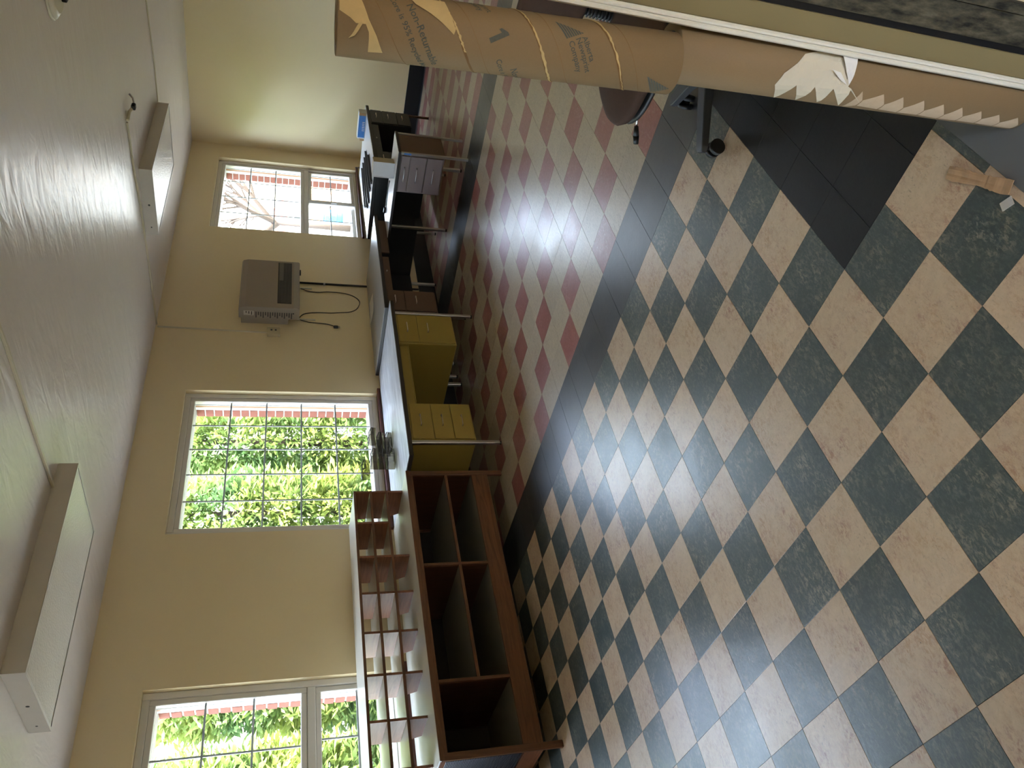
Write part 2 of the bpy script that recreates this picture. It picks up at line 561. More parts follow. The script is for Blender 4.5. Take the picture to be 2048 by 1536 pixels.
# --- floor tiles: list of (x0, x1, y0, y1, kind) in tile units
tiles = []
YLO, YHI = (YR + 0.001) / T, (YW - 0.001) / T
XLO, XHI = (XN + 0.001) / T, (XF - 0.001) / T
def add_tile(x0, x1, y0, y1, kind):
    x0, x1, y0, y1 = max(x0, XLO), min(x1, XHI), max(y0, YLO), min(y1, YHI)
    if x1 - x0 > 0.02 and y1 - y0 > 0.02:
        tiles.append((x0, x1, y0, y1, kind))
for i in range(-21, 6):
    for j in range(-6, 16):
        if i >= 1 and j < -3:
            continue
        add_tile(i, i + 1, j, j + 1, 'tan' if (i + j) % 2 else 'green')
for i in range(1, 6):
    for a, b in ((-3.65, -3), (-4.65, -3.65), (-5.65, -4.65), (-6.65, -5.65)):
        add_tile(i, i + 1, a, b, 'black_tile')
for j in range(-6, 16):
    add_tile(6, 7.5, j, j + 1, 'strip_tile')
    add_tile(20.5, 22.5, j, j + 1, 'strip_tile')
    add_tile(35.5, 36.5, j, j + 1, 'strip_tile')
for i in range(13):
    for j in range(-6, 16):
        add_tile(7.5 + i, 8.5 + i, j - 0.04, j + 0.96, 'red' if (i + j) % 3 == 1 else 'beige')
        if j % 2 == 0:
            add_tile(22.5 + i, 23.5 + i, j - 0.05, j + 1.95, 'red' if (i + j // 2) % 2 == 0 else 'beige')

def tile_bm(bm, x0, x1, y0, y1, mi=0):
    g, c = 0.0005, 0.0006
    a = (x0 + g, x1 - g, y0 + g, y1 - g)
    rings = []
    for (z, d) in ((-0.003, 0.0), (-0.0006, 0.0), (0.0, c)):
        rings.append([bm.verts.new(p) for p in ((a[0] + d, a[2] + d, z), (a[1] - d, a[2] + d, z), (a[1] - d, a[3] - d, z), (a[0] + d, a[3] - d, z))])
    fs = [bm.faces.new(rings[2])]
    for lo, hi in zip(rings, rings[1:]):
        for q in range(4):
            fs.append(bm.faces.new((lo[q], lo[(q + 1) % 4], hi[(q + 1) % 4], hi[q])))
    for f in fs:
        f.material_index = mi

tcache = {}
seen, rest = [], []
for t in tiles:
    cxm, cym = (t[0] + t[1]) / 2 * T, (t[2] + t[3]) / 2 * T
    vis = any(in_view((x * T, y * T, 0), 10) for x in (t[0], (t[0] + t[1]) / 2, t[1]) for y in (t[2], (t[2] + t[3]) / 2, t[3]))
    # what stands on the floor along the windows hides the tiles behind its front
    if vis and cym < 2.95:
        seen.append(((Vector((cxm, cym, 0)) - CAM).length, t))
    else:
        rest.append(t)
seen.sort(key=lambda q: q[0])
rest += [t for _, t in seen[298:]]
for _, t in seen[:298]:
    x0, x1, y0, y1 = (v * T for v in t[:4])
    key = (round(x1 - x0, 4), round(y1 - y0, 4), t[4])
    if key not in tcache:
        b = bmesh.new()
        w2, h2 = (x1 - x0) / 2, (y1 - y0) / 2
        tile_bm(b, -w2, w2, -h2, h2)
        me = D.meshes.new('tile_' + t[4])
        b.to_mesh(me); b.free()
        me.materials.append(M[t[4]])
        tcache[key] = me
    o = D.objects.new('tile', tcache[key])
    COL.objects.link(o)
    o.location = ((x0 + x1) / 2, (y0 + y1) / 2, 0)
    o.parent = floor
kinds = ['tan', 'green', 'beige', 'red', 'black_tile', 'strip_tile']
b = bmesh.new()
for t in rest:
    tile_bm(b, *(v * T for v in t[:4]), mi=kinds.index(t[4]))
me = D.meshes.new('distant_tiles')
b.to_mesh(me); b.free()
for kk in kinds:
    me.materials.append(M[kk])
o = new_obj('distant_tiles', me, None, floor)
o['kind'] = 'stuff'

ceiling = structure(boxo('ceiling', M['ceiling'], None, XN - 0.15, XF + 0.15, YR - 0.15, YO, ZC, ZC + 0.15))

# --- window wall
WIN = [(-3.22, -1.69), (-0.490, 1.040), (2.241, 3.772), (6.347, 7.884)]     # x ranges of the openings, the first one left of the view
WZ0, WZ1 = 0.757, 2.437
FW = 0.085
mb = MB()
xs = [XN - 0.15]
for a, c in WIN:
    xs += [a, c]
xs.append(XF + 0.15)
for i in range(0, len(xs), 2):
    mb.box(xs[i], xs[i + 1], YW, 3.56, -0.12, ZC)
for a, c in WIN:
    mb.box(a, c, YW, 3.56, -0.12, WZ0)
    mb.box(a, c, YW, 3.56, WZ1, ZC)
structure(mb.build('wall_left', M['wall']))
mb = MB()
xs = [XN - 0.15]
for a, c in WIN:
    xs += [a + FW, c - FW + 0.004]
xs.append(XF + 0.15)
for i in range(0, len(xs), 2):
    mb.box(xs[i], xs[i + 1], 3.56, YO, -0.12, ZC)
for a, c in WIN:
    mb.box(a + FW, c - FW + 0.004, 3.56, YO, -0.12, WZ0 + FW)
    mb.box(a + FW, c - FW + 0.004, 3.56, YO, WZ1 - FW, ZC)
structure(mb.build('wall_left_outside', M['mortar']))

structure(boxo('wall_back', M['wall'], None, XF, XF + 0.15, YR - 0.15, YW, -0.12, ZC))
structure(boxo('wall_front', M['wall'], None, XN - 0.15, XN, YR - 0.15, YW, -0.12, ZC))
DX0, DX1, DZ = -1.56, 0.012, 2.12
mb = MB()
mb.box(XN, DX0, YR - 0.15, YR, -0.12, ZC)
mb.box(DX1, XF, YR - 0.15, YR, -0.12, ZC)
mb.box(DX0, DX1, YR - 0.15, YR, DZ, ZC)
structure(mb.build('wall_right', M['wall']))
structure(boxo('baseboard_back', M['baseboard'], None, XF - 0.012, XF, YR, YW, 0, 0.185, 0.003))
structure(boxo('baseboard_left', M['baseboard'], None, XN, XF - 0.012, YW - 0.012, YW, 0, 0.185, 0.003))
structure(boxo('baseboard_right', M['baseboard'], None, DX1 + 0.02, XF - 0.012, YR, YR + 0.012, 0, 0.185, 0.003))

# --- door jamb beside the camera: weatherstrip, painted board, grimy metal edge
tr1 = structure(empty('trim_1', (0, 0, 0)))
tr1.rotation_euler = (math.radians(0.72), 0, 0)
tr1.location = (0, 0.0025, 0.017)
tr1['label'] = 'painted door jamb with white weatherstrip'
mb = MB()
mb.prism([(-0.007, -1.3522), (-0.0125, -1.356), (-0.0125, -1.361), (-0.008, -1.3635), (-0.0125, -1.366), (-0.0125, -1.370), (-0.007, -1.3732), (0.0115, -1.3732), (0.0115, -1.3522)], 0, DZ)
mb.build('weatherstrip', M['jamb_white'], tr1)
boxo('jamb_board', M['jamb'], tr1, -0.007, 0.0115, -1.4195, -1.3734, 0, DZ, 0.0015)
boxo('shadow_gap', M['black_plastic'], tr1, -0.001, 0.0115, -1.433, -1.4197, 0, DZ)
boxo('metal_edge', M['grime'], tr1, -0.0068, 0.0115, -1.494, -1.4332, 0, DZ, 0.002)
boxo('outer_board', M['grime'], tr1, -0.013, 0.0115, -1.514, -1.4942, 0, DZ, 0.002)

# --- entrance lobby the picture is taken from, its street door standing open at the left end
LX = -2.25
structure(boxo('floor_lobby', M['mat'], None, LX - 0.15, 0.9, -3.4, YR - 0.15, -0.12, -0.004))
mb = MB()
mb.box(0.9, 1.05, -3.4, YR - 0.15, -0.12, ZC)
mb.box(LX - 0.15, 1.05, -3.55, -3.4, -0.12, ZC)
mb.box(LX - 0.15, LX, -2.55, YR - 0.15, -0.12, ZC)
mb.box(LX - 0.15, LX, -3.4, -3.15, -0.12, ZC)
mb.box(LX - 0.15, LX, -3.15, -2.55, 2.1, ZC)
structure(mb.build('wall_lobby', M['wall']))
structure(boxo('ceiling_lobby', M['ceiling'], None, LX - 0.15, 1.05, -3.55, YR - 0.15, ZC, ZC + 0.15))

# --- windows
def ring(x0, x1, z0, z1, w_, y0, y1, bev=0.004):
    mb = MB()
    mb.box(x0, x0 + w_, y0, y1, z0, z1, bev)
    mb.box(x1 - w_, x1, y0, y1, z0, z1, bev)
    mb.box(x0 + w_, x1 - w_, y0, y1, z0, z0 + w_, bev)
    mb.box(x0 + w_, x1 - w_, y0, y1, z1 - w_, z1, bev)
    return mb

def grid(parent, x0, x1, z0, z1, nc, nr, y):
    for c in range(1, nc):
        x = x0 + (x1 - x0) * c / nc
        boxo('grille_bar', M['grille'], parent, x - 0.0065, x + 0.0065, y - 0.004, y + 0.004, z0, z1, 0.001)
    for r in range(1, nr):
        z = z0 + (z1 - z0) * r / nr
        boxo('grille_bar', M['grille'], parent, x0, x1, y - 0.0046, y + 0.0046, z - 0.0065, z + 0.0065, 0.001)

def pane(parent, x0, x1, z0, z1, y):
    boxo('glass_pane', M['glass'], parent, x0, x1, y - 0.002, y + 0.002, z0, z1)

brick_me = MB().box(-0.10, 0.10, -0.043, 0.043, -0.0325, 0.0325, 0.003).mesh('brick')
brick_me.materials.append(M['brick'])

def make_window(idx, x0, x1, kind, label):
    r = structure(empty('window_%d' % idx, ((x0 + x1) / 2, YW, WZ0)))
    r['label'] = label
    ox, oz = r.location.x, r.location.z
    q = empty('_tmp')
    D.objects.remove(q)
    def P(o):
        o.matrix_parent_inverse = r.matrix_world.inverted()
        return o
    bpy.context.view_layer.update()
    kids0 = set(D.objects)
    ring(x0, x1, WZ0, WZ1, 0.046, YW + 0.045, YW + 0.106).build('frame', M['vinyl'], r)
    gx0, gx1, gz0, gz1 = x0 + FW, x1 - FW, WZ0 + FW, WZ1 - FW
    gy = YW + 0.066
    if kind == 'fixed':
        ring(x0 + 0.046, x1 - 0.046, WZ0 + 0.046, WZ1 - 0.046, FW - 0.046, YW + 0.053, YW + 0.1).build('sash', M['vinyl'], r)
        grid(r, gx0, gx1, gz0, gz1, 5, 5, gy + 0.012)
        pane(r, gx0, gx1, gz0, gz1, gy)
    else:
        zt0, zt1 = 1.362, 1.452
        ring(x0 + 0.046, x1 - 0.046, zt1 - 0.04, WZ1 - 0.046, FW - 0.046, YW + 0.053, YW + 0.1).build('sash', M['vinyl'], r)
        boxo('transom', M['vinyl'], r, x0 + 0.046, x1 - 0.046, YW + 0.047, YW + 0.1, zt0 - 0.005, zt1 - 0.041, 0.004)
        grid(r, gx0, gx1, zt1, gz1, 4, 3, gy + 0.012)
        pane(r, gx0, gx1, zt1, gz1, gy)
        xm = (x0 + x1) / 2
        # fixed light on the near side, sliding sash on the far side
        grid(r, gx0 - 0.02, xm - 0.02, gz0 - 0.01, zt0, 2, 2, gy + 0.012)
        pane(r, gx0 - 0.03, xm, gz0 - 0.03, zt0 - 0.005, gy)
        boxo('meeting_rail', M['vinyl_white'], r, xm - 0.03, xm + 0.022, YW + 0.05, YW + 0.09, gz0 - 0.035, zt0 - 0.006, 0.003)
        ring(xm + 0.022, x1 - 0.048, WZ0 + 0.048, zt0 - 0.006, 0.036, YW + 0.058, YW + 0.098).build('sash', M['vinyl'], r)
        grid(r, xm + 0.058, x1 - 0.084, WZ0 + 0.084, zt0 - 0.042, 2, 2, gy + 0.016)
        pane(r, xm + 0.05, x1 - 0.076, WZ0 + 0.076, zt0 - 0.034, gy + 0.006)
        MB().box(xm - 0.02, xm + 0.012, YW + 0.036, YW + 0.05, 1.02, 1.09, 0.004).build('latch', M['vinyl_white'], r)
    boxo('sill_board', M['sill'], r, x0 - 0.02, x1 + 0.045, YW - 0.03, YW + 0.044, WZ0 - 0.028, WZ0, 0.004)
    # outside return on the far side: white strip, stained moulding, white strip, brick
    xr = x1 - FW
    boxo('outer_strip', M['vinyl_white'], r, xr - 0.004, xr + 0.03, YW + 0.107, 3.556, WZ0 + FW, WZ1 - FW)
    boxo('brickmould', M['brickmould'], r, xr - 0.002, xr + 0.02, 3.5605, 3.585, WZ0 + FW, WZ1 - FW)
    boxo('brick_caulk', M['vinyl_white'], r, xr - 0.001, xr + 0.02, 3.5855, 3.618, WZ0 + FW, WZ1 - FW)
    nb = 20
    pitch = (WZ1 - WZ0 - 2 * FW) / nb
    for n_ in range(nb):
        o = D.objects.new('brick', brick_me)
        COL.objects.link(o)
        o.parent = r
        o.location = (xr + 0.10 - 0.003 + 0.002 * math.sin(n_ * 2.3), 3.662, WZ0 + FW + pitch * (n_ + 0.5))
    for o in set(D.objects) - kids0:
        if o.parent == r:
            o.location = o.location - r.location
    return r

make_window(1, *WIN[1], 'slider', 'nearest window, partly out of the picture')
make_window(2, *WIN[2], 'fixed', 'large single window with five by five grille')
make_window(3, *WIN[3], 'slider', 'far window with transom and sliding lower sashes')
make_window(4, *WIN[0], 'slider', 'window left of the picture')
# ================================================================ furniture along the windows
def pull(parent, xc, y, z, length, mat, proud=0.022, r=0.0042):
    """a bowed bar handle standing off a drawer front that faces -y"""
    mb = MB()
    h = length / 2
    mb.path([(xc - h, y, z), (xc - h, y - proud * 0.9, z), (xc - h + 0.006, y - proud, z), (xc + h - 0.006, y - proud, z), (xc + h, y - proud * 0.9, z), (xc + h, y, z)], r, 8)
    return mb.build('handle', mat, parent)

def drawer(root, x0, x1, z0, z1, y, front_mat, pull_mat, plen=0.10, pz=None, proud=0.012):
    d = MB().box(x0 + 0.003, x1 - 0.003, y - proud, y - 0.0005, z0 + 0.003, z1 - 0.003, 0.002).build('drawer', front_mat, root)
    pull(d, (x0 + x1) / 2, y - proud, (z0 + z1) / 2 if pz is None else pz, plen, pull_mat)
    return d

def desk_top(root, w_, d_, z, top_mat, edge_mat, th=0.034):
    MB().box(0, w_, 0, d_, z - th, z - 0.004, 0.003).build('edge_band', edge_mat, root)
    MB().box(0.003, w_ - 0.003, 0.003, d_ - 0.003, z - 0.004, z, 0.001).build('desk_top', top_mat, root)

def leg(root, x, y, z1, s=0.028, mat=None, glide=True):
    o = MB().box(x - s / 2, x + s / 2, y - s / 2, y + s / 2, 0.012 if glide else 0, z1, 0.003).build('leg', mat or M['chrome'], root)
    if glide:
        MB().cyl((x, y, 0), (x, y, 0.012), 0.016, 0.014, 14).build('glide', M['black_plastic'], o)
    return o

# ---- mustard desk
r = thing('office_desk', 'mustard yellow steel desk with worn grey top and five drawers', 'desk', (2.192, 2.492, 0))
ZT = 0.727
desk_top(r, 1.79, 0.925, ZT, M['laminate_worn'], M['edge_dark'])
for (x0, x1, splits) in ((0.166, 0.553, (0.200, 0.358, 0.513, 0.680)), (1.253, 1.635, (0.200, 0.513, 0.680))):
    p_ = MB().box(x0, x1, 0.028, 0.80, 0.192, 0.692, 0.003).build('pedestal', M['yellow'], r)
    for za, zb in zip(splits, splits[1:]):
        drawer(r, x0 + 0.012, x1 - 0.012, za, zb, 0.028, M['yellow_front'], M['handle'], 0.10, pz=zb - 0.075 if zb - za < 0.2 else zb - 0.085)
MB().box(0.553, 1.253, 0.055, 0.075, 0.615, 0.692, 0.002).box(0.553, 1.253, 0.045, 0.13, 0.607, 0.615, 0.002).build('apron', M['yellow'], r)
boxo('modesty_panel', M['yellow'], r, 0.166, 1.635, 0.805, 0.815, 0.25, 0.692)
for x in (0.151, 1.650):
    for y in (0.032, 0.78):
        leg(r, x, y, 0.692)
for x in (0.36, 1.46):
    leg(r, x, 0.70, 0.191, 0.03)

# ---- brown desk beside it
r = thing('office_desk', 'brown steel desk with grey-brown top under the wall heater', 'desk', (3.990, 2.585, 0))
desk_top(r, 1.49, 0.845, 0.76, M['laminate_brown'], M['edge_dark'])
MB().box(0.006, 0.31, 0.04, 0.72, 0.268, 0.725, 0.003).build('pedestal', M['brown_metal'], r)
drawer(r, 0.012, 0.302, 0.565, 0.715, 0.04, M['brown_metal'], M['handle'], 0.09, pz=0.65)
drawer(r, 0.012, 0.302, 0.278, 0.562, 0.04, M['brown_metal'], M['handle'], 0.09, pz=0.46)
d_ = MB().box(0.315, 0.84, 0.045, 0.06, 0.655, 0.722, 0.002).build('center_drawer', M['brown_metal'], r)
MB().cyl((0.60, 0.045, 0.69), (0.60, 0.03, 0.69), 0.007, 0.008, 12).build('knob', M['chrome'], d_)
boxo('apron', M['brown_metal'], r, 0.915, 1.47, 0.045, 0.06, 0.640, 0.722, 0.002)
boxo('modesty_panel', M['black_metal'], r, 0.31, 1.45, 0.70, 0.71, 0.30, 0.725)
boxo('end_panel', M['black_metal'], r, 1.462, 1.472, 0.095, 0.80, 0.30, 0.725)
for x, y in ((0.03, 0.10), (0.03, 0.68), (1.43, 0.075), (1.45, 0.81)):
    leg(r, x, y, 0.725 if x > 1 else 0.268)

# ---- typing return at right angles to it
r = thing('desk_return', 'low white-topped desk return with three mauve drawers', 'desk', (5.075, 2.578, 0), -PI / 2)
W_ = 0.935
desk_top(r, W_, 0.405, 0.655, M['laminate_white'], M['edge_dark'], 0.028)
MB().box(0.505, 0.905, 0.035, 0.38, 0.215, 0.625, 0.003).build('pedestal', M['mauve'], r)
for za, zb in ((0.226, 0.378), (0.381, 0.530), (0.533, 0.615)):
    drawer(r, 0.520, 0.890, za, zb, 0.035, M['mauve'], M['chrome'], 0.14, pz=za + (zb - za) * 0.55, proud=0.014)
boxo('end_panel', M['brown_metal'], r, 0.907, 0.917, 0.03, 0.385, 0.212, 0.627)
boxo('back_panel', M['black_metal'], r, 0.02, 0.505, 0.372, 0.38, 0.30, 0.627)
for y in (0.022, 0.388):
    l_ = MB().box(0.905, 0.928, y - 0.012, y + 0.012, 0.0, 0.627, 0.002).build('leg', M['chrome'], r)
    if y < 0.1:
        boxo('blue_sticker', M['blue_carton'], l_, 0.908, 0.925, y - 0.0126, y - 0.0121, 0.535, 0.600)
leg(r, 0.70, 0.20, 0.215, 0.03)

# ---- black desk in the far corner
CD = (5.925, 2.25)
CR = math.radians(3.4)
r = thing('office_desk', 'black steel desk with white top in the far corner', 'desk', (CD[0], CD[1], 0), CR)
desk_top(r, 1.52, 0.90, 0.755, M['laminate_white'], M['black_metal'], 0.036)
for (x0, x1) in ((0.035, 0.385), (1.115, 1.485)):
    MB().box(x0, x1, 0.04, 0.75, 0.245, 0.718, 0.003).build('pedestal', M['black_metal'], r)
    for za, zb in ((0.255, 0.405), (0.408, 0.570), (0.573, 0.705)):
        drawer(r, x0 + 0.008, x1 - 0.008, za, zb, 0.04, M['charcoal_metal'], M['handle'], 0.09, pz=zb - 0.06)
d_ = MB().box(0.39, 1.11, 0.05, 0.065, 0.632, 0.716, 0.002).build('center_drawer', M['charcoal_metal'], r)
MB().cyl((0.75, 0.05, 0.675), (0.75, 0.042, 0.675), 0.008, 0.008, 12).build('lock', M['chrome'], d_)
boxo('modesty_panel', M['black_metal'], r, 0.04, 1.48, 0.752, 0.762, 0.20, 0.718)
for x in (0.022, 1.496):
    for y in (0.06, 0.78):
        leg(r, x, y, 0.718, 0.024, M['brown_metal'] if x > 1 else M['chrome'])

# ---- walnut storage cabinet
CX0, CX1, CY0, CY1, CZ = 0.118, 2.188, 2.665, 3.42, 0.735
r = thing('storage_cabinet', 'long walnut storage cabinet with open cubbies and cream top', 'cabinet', (CX0, CY0, 0))
L_ = CX1 - CX0
Dp = CY1 - CY0
def cb(name, mat, x0, x1, y0, y1, z0, z1, bev=0.0015, parent=None):
    return boxo(name, mat, parent or r, x0, x1, y0, y1, z0, z1, bev)
cb('end_post', M['walnut_z'], 0, 0.042, 0, 0.022, 0, CZ - 0.006, 0.003)
cb('end_post', M['walnut_z'], L_ - 0.042, L_, 0, 0.022, 0, CZ - 0.006, 0.003)
cb('back_leg', M['walnut_z'], 0, 0.042, Dp - 0.03, Dp, 0, CZ - 0.006, 0.003)
cb('back_leg', M['walnut_z'], L_ - 0.042, L_, Dp - 0.03, Dp, 0, CZ - 0.006, 0.003)
cb('top_rail', M['walnut_x'], 0.042, L_ - 0.042, 0.002, 0.022, CZ - 0.050, CZ - 0.006)
cb('bottom_rail', M['walnut_x'], 0.042, L_ - 0.042, 0.002, 0.022, 0.118, 0.240)
cb('side_panel', M['walnut_shaded'], L_ - 0.022, L_ - 0.002, 0.022, Dp - 0.03, 0.12, CZ - 0.006)
sp = cb('side_panel', M['ribbed'], 0.004, 0.020, 0.024, Dp - 0.03, 0.245, CZ - 0.045)
mb = MB()
for q in range(46):
    z = 0.25 + q * 0.0098
    mb.box(-0.001, 0.005, 0.026, Dp - 0.032, z, z + 0.0055, 0.001)
ribs = mb.build('ribs', M['ribbed'], sp)
cb('side_rail', M['walnut_y'], 0.002, 0.022, 0.022, Dp - 0.03, 0.12, 0.236)
cb('side_rail', M['walnut_y'], 0.002, 0.022, 0.022, Dp - 0.03, CZ - 0.043, CZ - 0.006)
cb('bottom_panel', M['shaded_laminate'], 0.022, L_ - 0.022, 0.022, Dp - 0.02, 0.222, 0.240)
cb('back_panel', M['hardboard_shaded'], 0.022, L_ - 0.022, Dp - 0.02, Dp - 0.012, 0.12, CZ - 0.01)
vx = (0.575 - CX0, 1.385 - CX0)
for x in vx:
    v_ = cb('divider', M['walnut_shaded'], x - 0.010, x + 0.010, 0.0222, Dp - 0.021, 0.2405, CZ - 0.0505)
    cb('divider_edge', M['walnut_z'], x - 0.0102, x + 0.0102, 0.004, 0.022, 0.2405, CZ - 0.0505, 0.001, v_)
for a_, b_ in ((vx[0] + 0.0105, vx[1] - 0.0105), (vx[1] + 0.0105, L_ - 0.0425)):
    s_ = cb('shelf', M['shaded_laminate'], a_, b_, 0.022, Dp - 0.021, 0.428, 0.446)
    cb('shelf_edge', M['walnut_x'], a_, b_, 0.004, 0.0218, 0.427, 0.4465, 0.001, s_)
cb('cabinet_top', M['cream_laminate'], 0.002, L_ - 0.002, 0.003, Dp - 0.002, CZ - 0.006, CZ, 0.001)
cb('top_edging', M['walnut_x'], 0.0, L_, -0.004, 0.0025, CZ - 0.030, CZ - 0.001, 0.001)

# ---- pigeonhole hutch standing on the cabinet
HX0, HX1, HY0 = -0.12, 2.165, 2.868
r = thing('pigeonhole_hutch', 'walnut pigeonhole hutch with cream shelves on the cabinet', 'shelf', (HX1, HY0, CZ))
rows = (0.0, 0.118, 0.236, 0.354)
cols = [0.0, -0.285, -0.570, -0.855, -1.140, -1.425, -1.710, -1.995]
xe = cols[-1]
HD = 0.46
for z in rows[1:]:
    s_ = boxo('shelf', M['cream_laminate'], r, xe, -0.001, 0.012, HD, z - 0.0065, z + 0.0065)
    boxo('shelf_edge', M['walnut_x'], s_, xe, 0.001, 0.0, 0.0118, z - 0.0085, z + 0.0085, 0.001)
def slanted(parent, x, z0, z1, y0, yb0, yb1, name='divider'):
    """an upright whose back edge slopes"""
    mb = MB()
    mb.prism([(y0, z0), (yb0, z0), (yb1, z1), (y0, z1)], x - 0.008, x + 0.008, axis='X')
    return mb.build(name, M['walnut_y'], parent)
for ci, x in enumerate(cols):
    for ri in range(3):
        if ri == 0 and ci == 1:
            continue
        z0 = rows[ri] + (0.0 if ri == 0 else 0.009)
        z1 = rows[ri + 1] - 0.009
        xx = x - 0.008 if ci == 0 else x
        slanted(r, xx, z0, z1, 0.002, 0.33 if ri else 0.27, 0.33)
# ================================================================ things on the desks
def tray(label, x, y, z, rz, tilt=0.0, L0=0.17, W0=0.085, H0=0.062):
    """a tapered smoked plastic bin with an open front"""
    t = thing('desk_bin', label, 'bin', (x, y, z), rz, 'smoked plastic bins by the window')
    th = 0.0022
    def plate(name, pts, off):
        b_ = bmesh.new()
        vs = [b_.verts.new(p) for p in pts] + [b_.verts.new(Vector(p) + Vector(off)) for p in pts]
        n = len(pts)
        b_.faces.new(vs[:n][::-1]); b_.faces.new(vs[n:])
        for i in range(n):
            b_.faces.new((vs[i], vs[(i + 1) % n], vs[n + (i + 1) % n], vs[n + i]))
        bmesh.ops.recalc_face_normals(b_, faces=b_.faces[:])
        me_ = D.meshes.new(name)
        b_.to_mesh(me_); b_.free()
        return new_obj(name, me_, M['smoke'], t)
    w0, w1 = W0 / 2, W0 / 2 * 0.86
    plate('base', [(0, -w1, 0), (L0, -w0, 0), (L0, w0, 0), (0, w1, 0)], (0, 0, th))
    plate('back', [(0, -w1, th), (0, w1, th), (0, w1, H0), (0, -w1, H0)], (th, 0, 0))
    plate('side', [(th, -w1, th), (L0, -w0, th), (L0, -w0, H0 * 0.62), (L0 * 0.62, -w0 * 0.96, H0), (th, -w1, H0)], (0, th, 0))
    plate('side', [(th, w1, th), (L0, w0, th), (L0, w0, H0 * 0.62), (L0 * 0.62, w0 * 0.96, H0), (th, w1, H0)], (0, -th, 0))
    plate('lip', [(L0, -w0, th), (L0, w0, th), (L0, w0, H0 * 0.40), (L0, -w0, H0 * 0.40)], (-th, 0, 0))
    mb = MB()
    rim = [(0, -w1, H0), (L0 * 0.62, -w0 * 0.96, H0), (L0, -w0, H0 * 0.62), (L0, -w0, H0 * 0.40), (L0, w0, H0 * 0.40), (L0, w0, H0 * 0.62), (L0 * 0.62, w0 * 0.96, H0), (0, w1, H0), (0, -w1, H0)]
    mb.path(rim, 0.003, 6)
    mb.path([(L0 * 0.62, -w0 * 0.96, H0), (L0 * 0.62, -w0 * 0.97, 0.002), (L0 * 0.62, w0 * 0.97, 0.002), (L0 * 0.62, w0 * 0.96, H0)], 0.0014, 6)
    mb.build('rim', M['smoke_rim'], t)
    t.rotation_euler[1] = tilt
    return t
zb = ZT
for q, lab in enumerate(('bottom bin', 'second bin', 'third bin')):
    tray('smoked plastic %s of the stack nearest the hutch' % lab, 2.56, 3.06, zb + 0.003 + q * 0.066, math.radians(8))
tray('smoked plastic bin lying crosswise on top of the near stack', 2.52, 3.14, zb + 0.003 + 3 * 0.066, math.radians(14))
for q, lab in enumerate(('bottom bin', 'middle bin')):
    tray('smoked plastic %s of the stack farther from the hutch' % lab, 2.78, 3.12, zb + 0.003 + q * 0.066, math.radians(4))
tray('smoked plastic bin standing nearest the dark window sill', 2.86, 3.25, zb + 0.003, math.radians(12), H0=0.10)
tray('smoked plastic bin topmost of the farther stack', 2.84, 3.10, zb + 0.003 + 2 * 0.066, math.radians(-4), L0=0.13)

# paper on the brown desk
b_ = bmesh.new()
quad = [(4.84, 3.09), (4.985, 3.35), (4.70, 3.42), (4.60, 3.13)]
N_ = 8
vv = [[None] * (N_ + 1) for _ in range(N_ + 1)]
for i in range(N_ + 1):
    for j in range(N_ + 1):
        u, v = i / N_, j / N_
        a_ = Vector(quad[0]).lerp(Vector(quad[3]), u)
        c_ = Vector(quad[1]).lerp(Vector(quad[2]), u)
        p_ = a_.lerp(c_, v)
        vv[i][j] = b_.verts.new((p_.x, p_.y, 0.7612 + 0.007 * max(0, u - 0.55) ** 1.0 * (1 + v) + 0.003 * math.sin(5 * u + 3 * v) ** 2))
for i in range(N_):
    for j in range(N_):
        f = b_.faces.new((vv[i][j], vv[i + 1][j], vv[i + 1][j + 1], vv[i][j + 1]))
        f.smooth = True
me = D.meshes.new('paper_sheet')
b_.to_mesh(me); b_.free()
o = new_obj('paper_sheet', me, M['paper'])
md = o.modifiers.new('thick', 'SOLIDIFY'); md.thickness = 0.0006
tag(o, 'cream sheet of paper lying on the brown desk by the wall', 'paper')

# white bin on the return
t = thing('waste_bin', 'white plastic bin lying on the low desk return', 'bin', (5.255, 1.915, 0.6555), math.radians(12))
MB().box(-0.075, -0.072, -0.07, 0.07, 0, 0.195, 0.001).build('front_panel', M['bin_white'], t)
mb = MB()
mb.box(-0.072, 0.075, -0.07, -0.066, 0, 0.195, 0.001).box(-0.072, 0.075, 0.066, 0.07, 0, 0.195, 0.001).box(-0.072, 0.075, -0.066, 0.066, 0.19, 0.195, 0.001).box(-0.072, 0.075, -0.066, 0.066, 0, 0.005, 0.001)
mb.build('shell', M['bin_tan'], t)
MB().box(-0.079, -0.0755, -0.073, 0.073, -0.0, 0.008, 0.001).box(-0.079, -0.0755, -0.073, 0.073, 0.189, 0.198, 0.001).box(-0.079, -0.0755, -0.073, -0.066, 0.008, 0.189, 0.001).box(-0.079, -0.0755, 0.066, 0.073, 0.008, 0.189, 0.001).build('rim', M['bin_white'], t)
boxo('base', M['bin_white'], t, 0.0755, 0.079, -0.066, 0.066, 0.003, 0.192, 0.001)

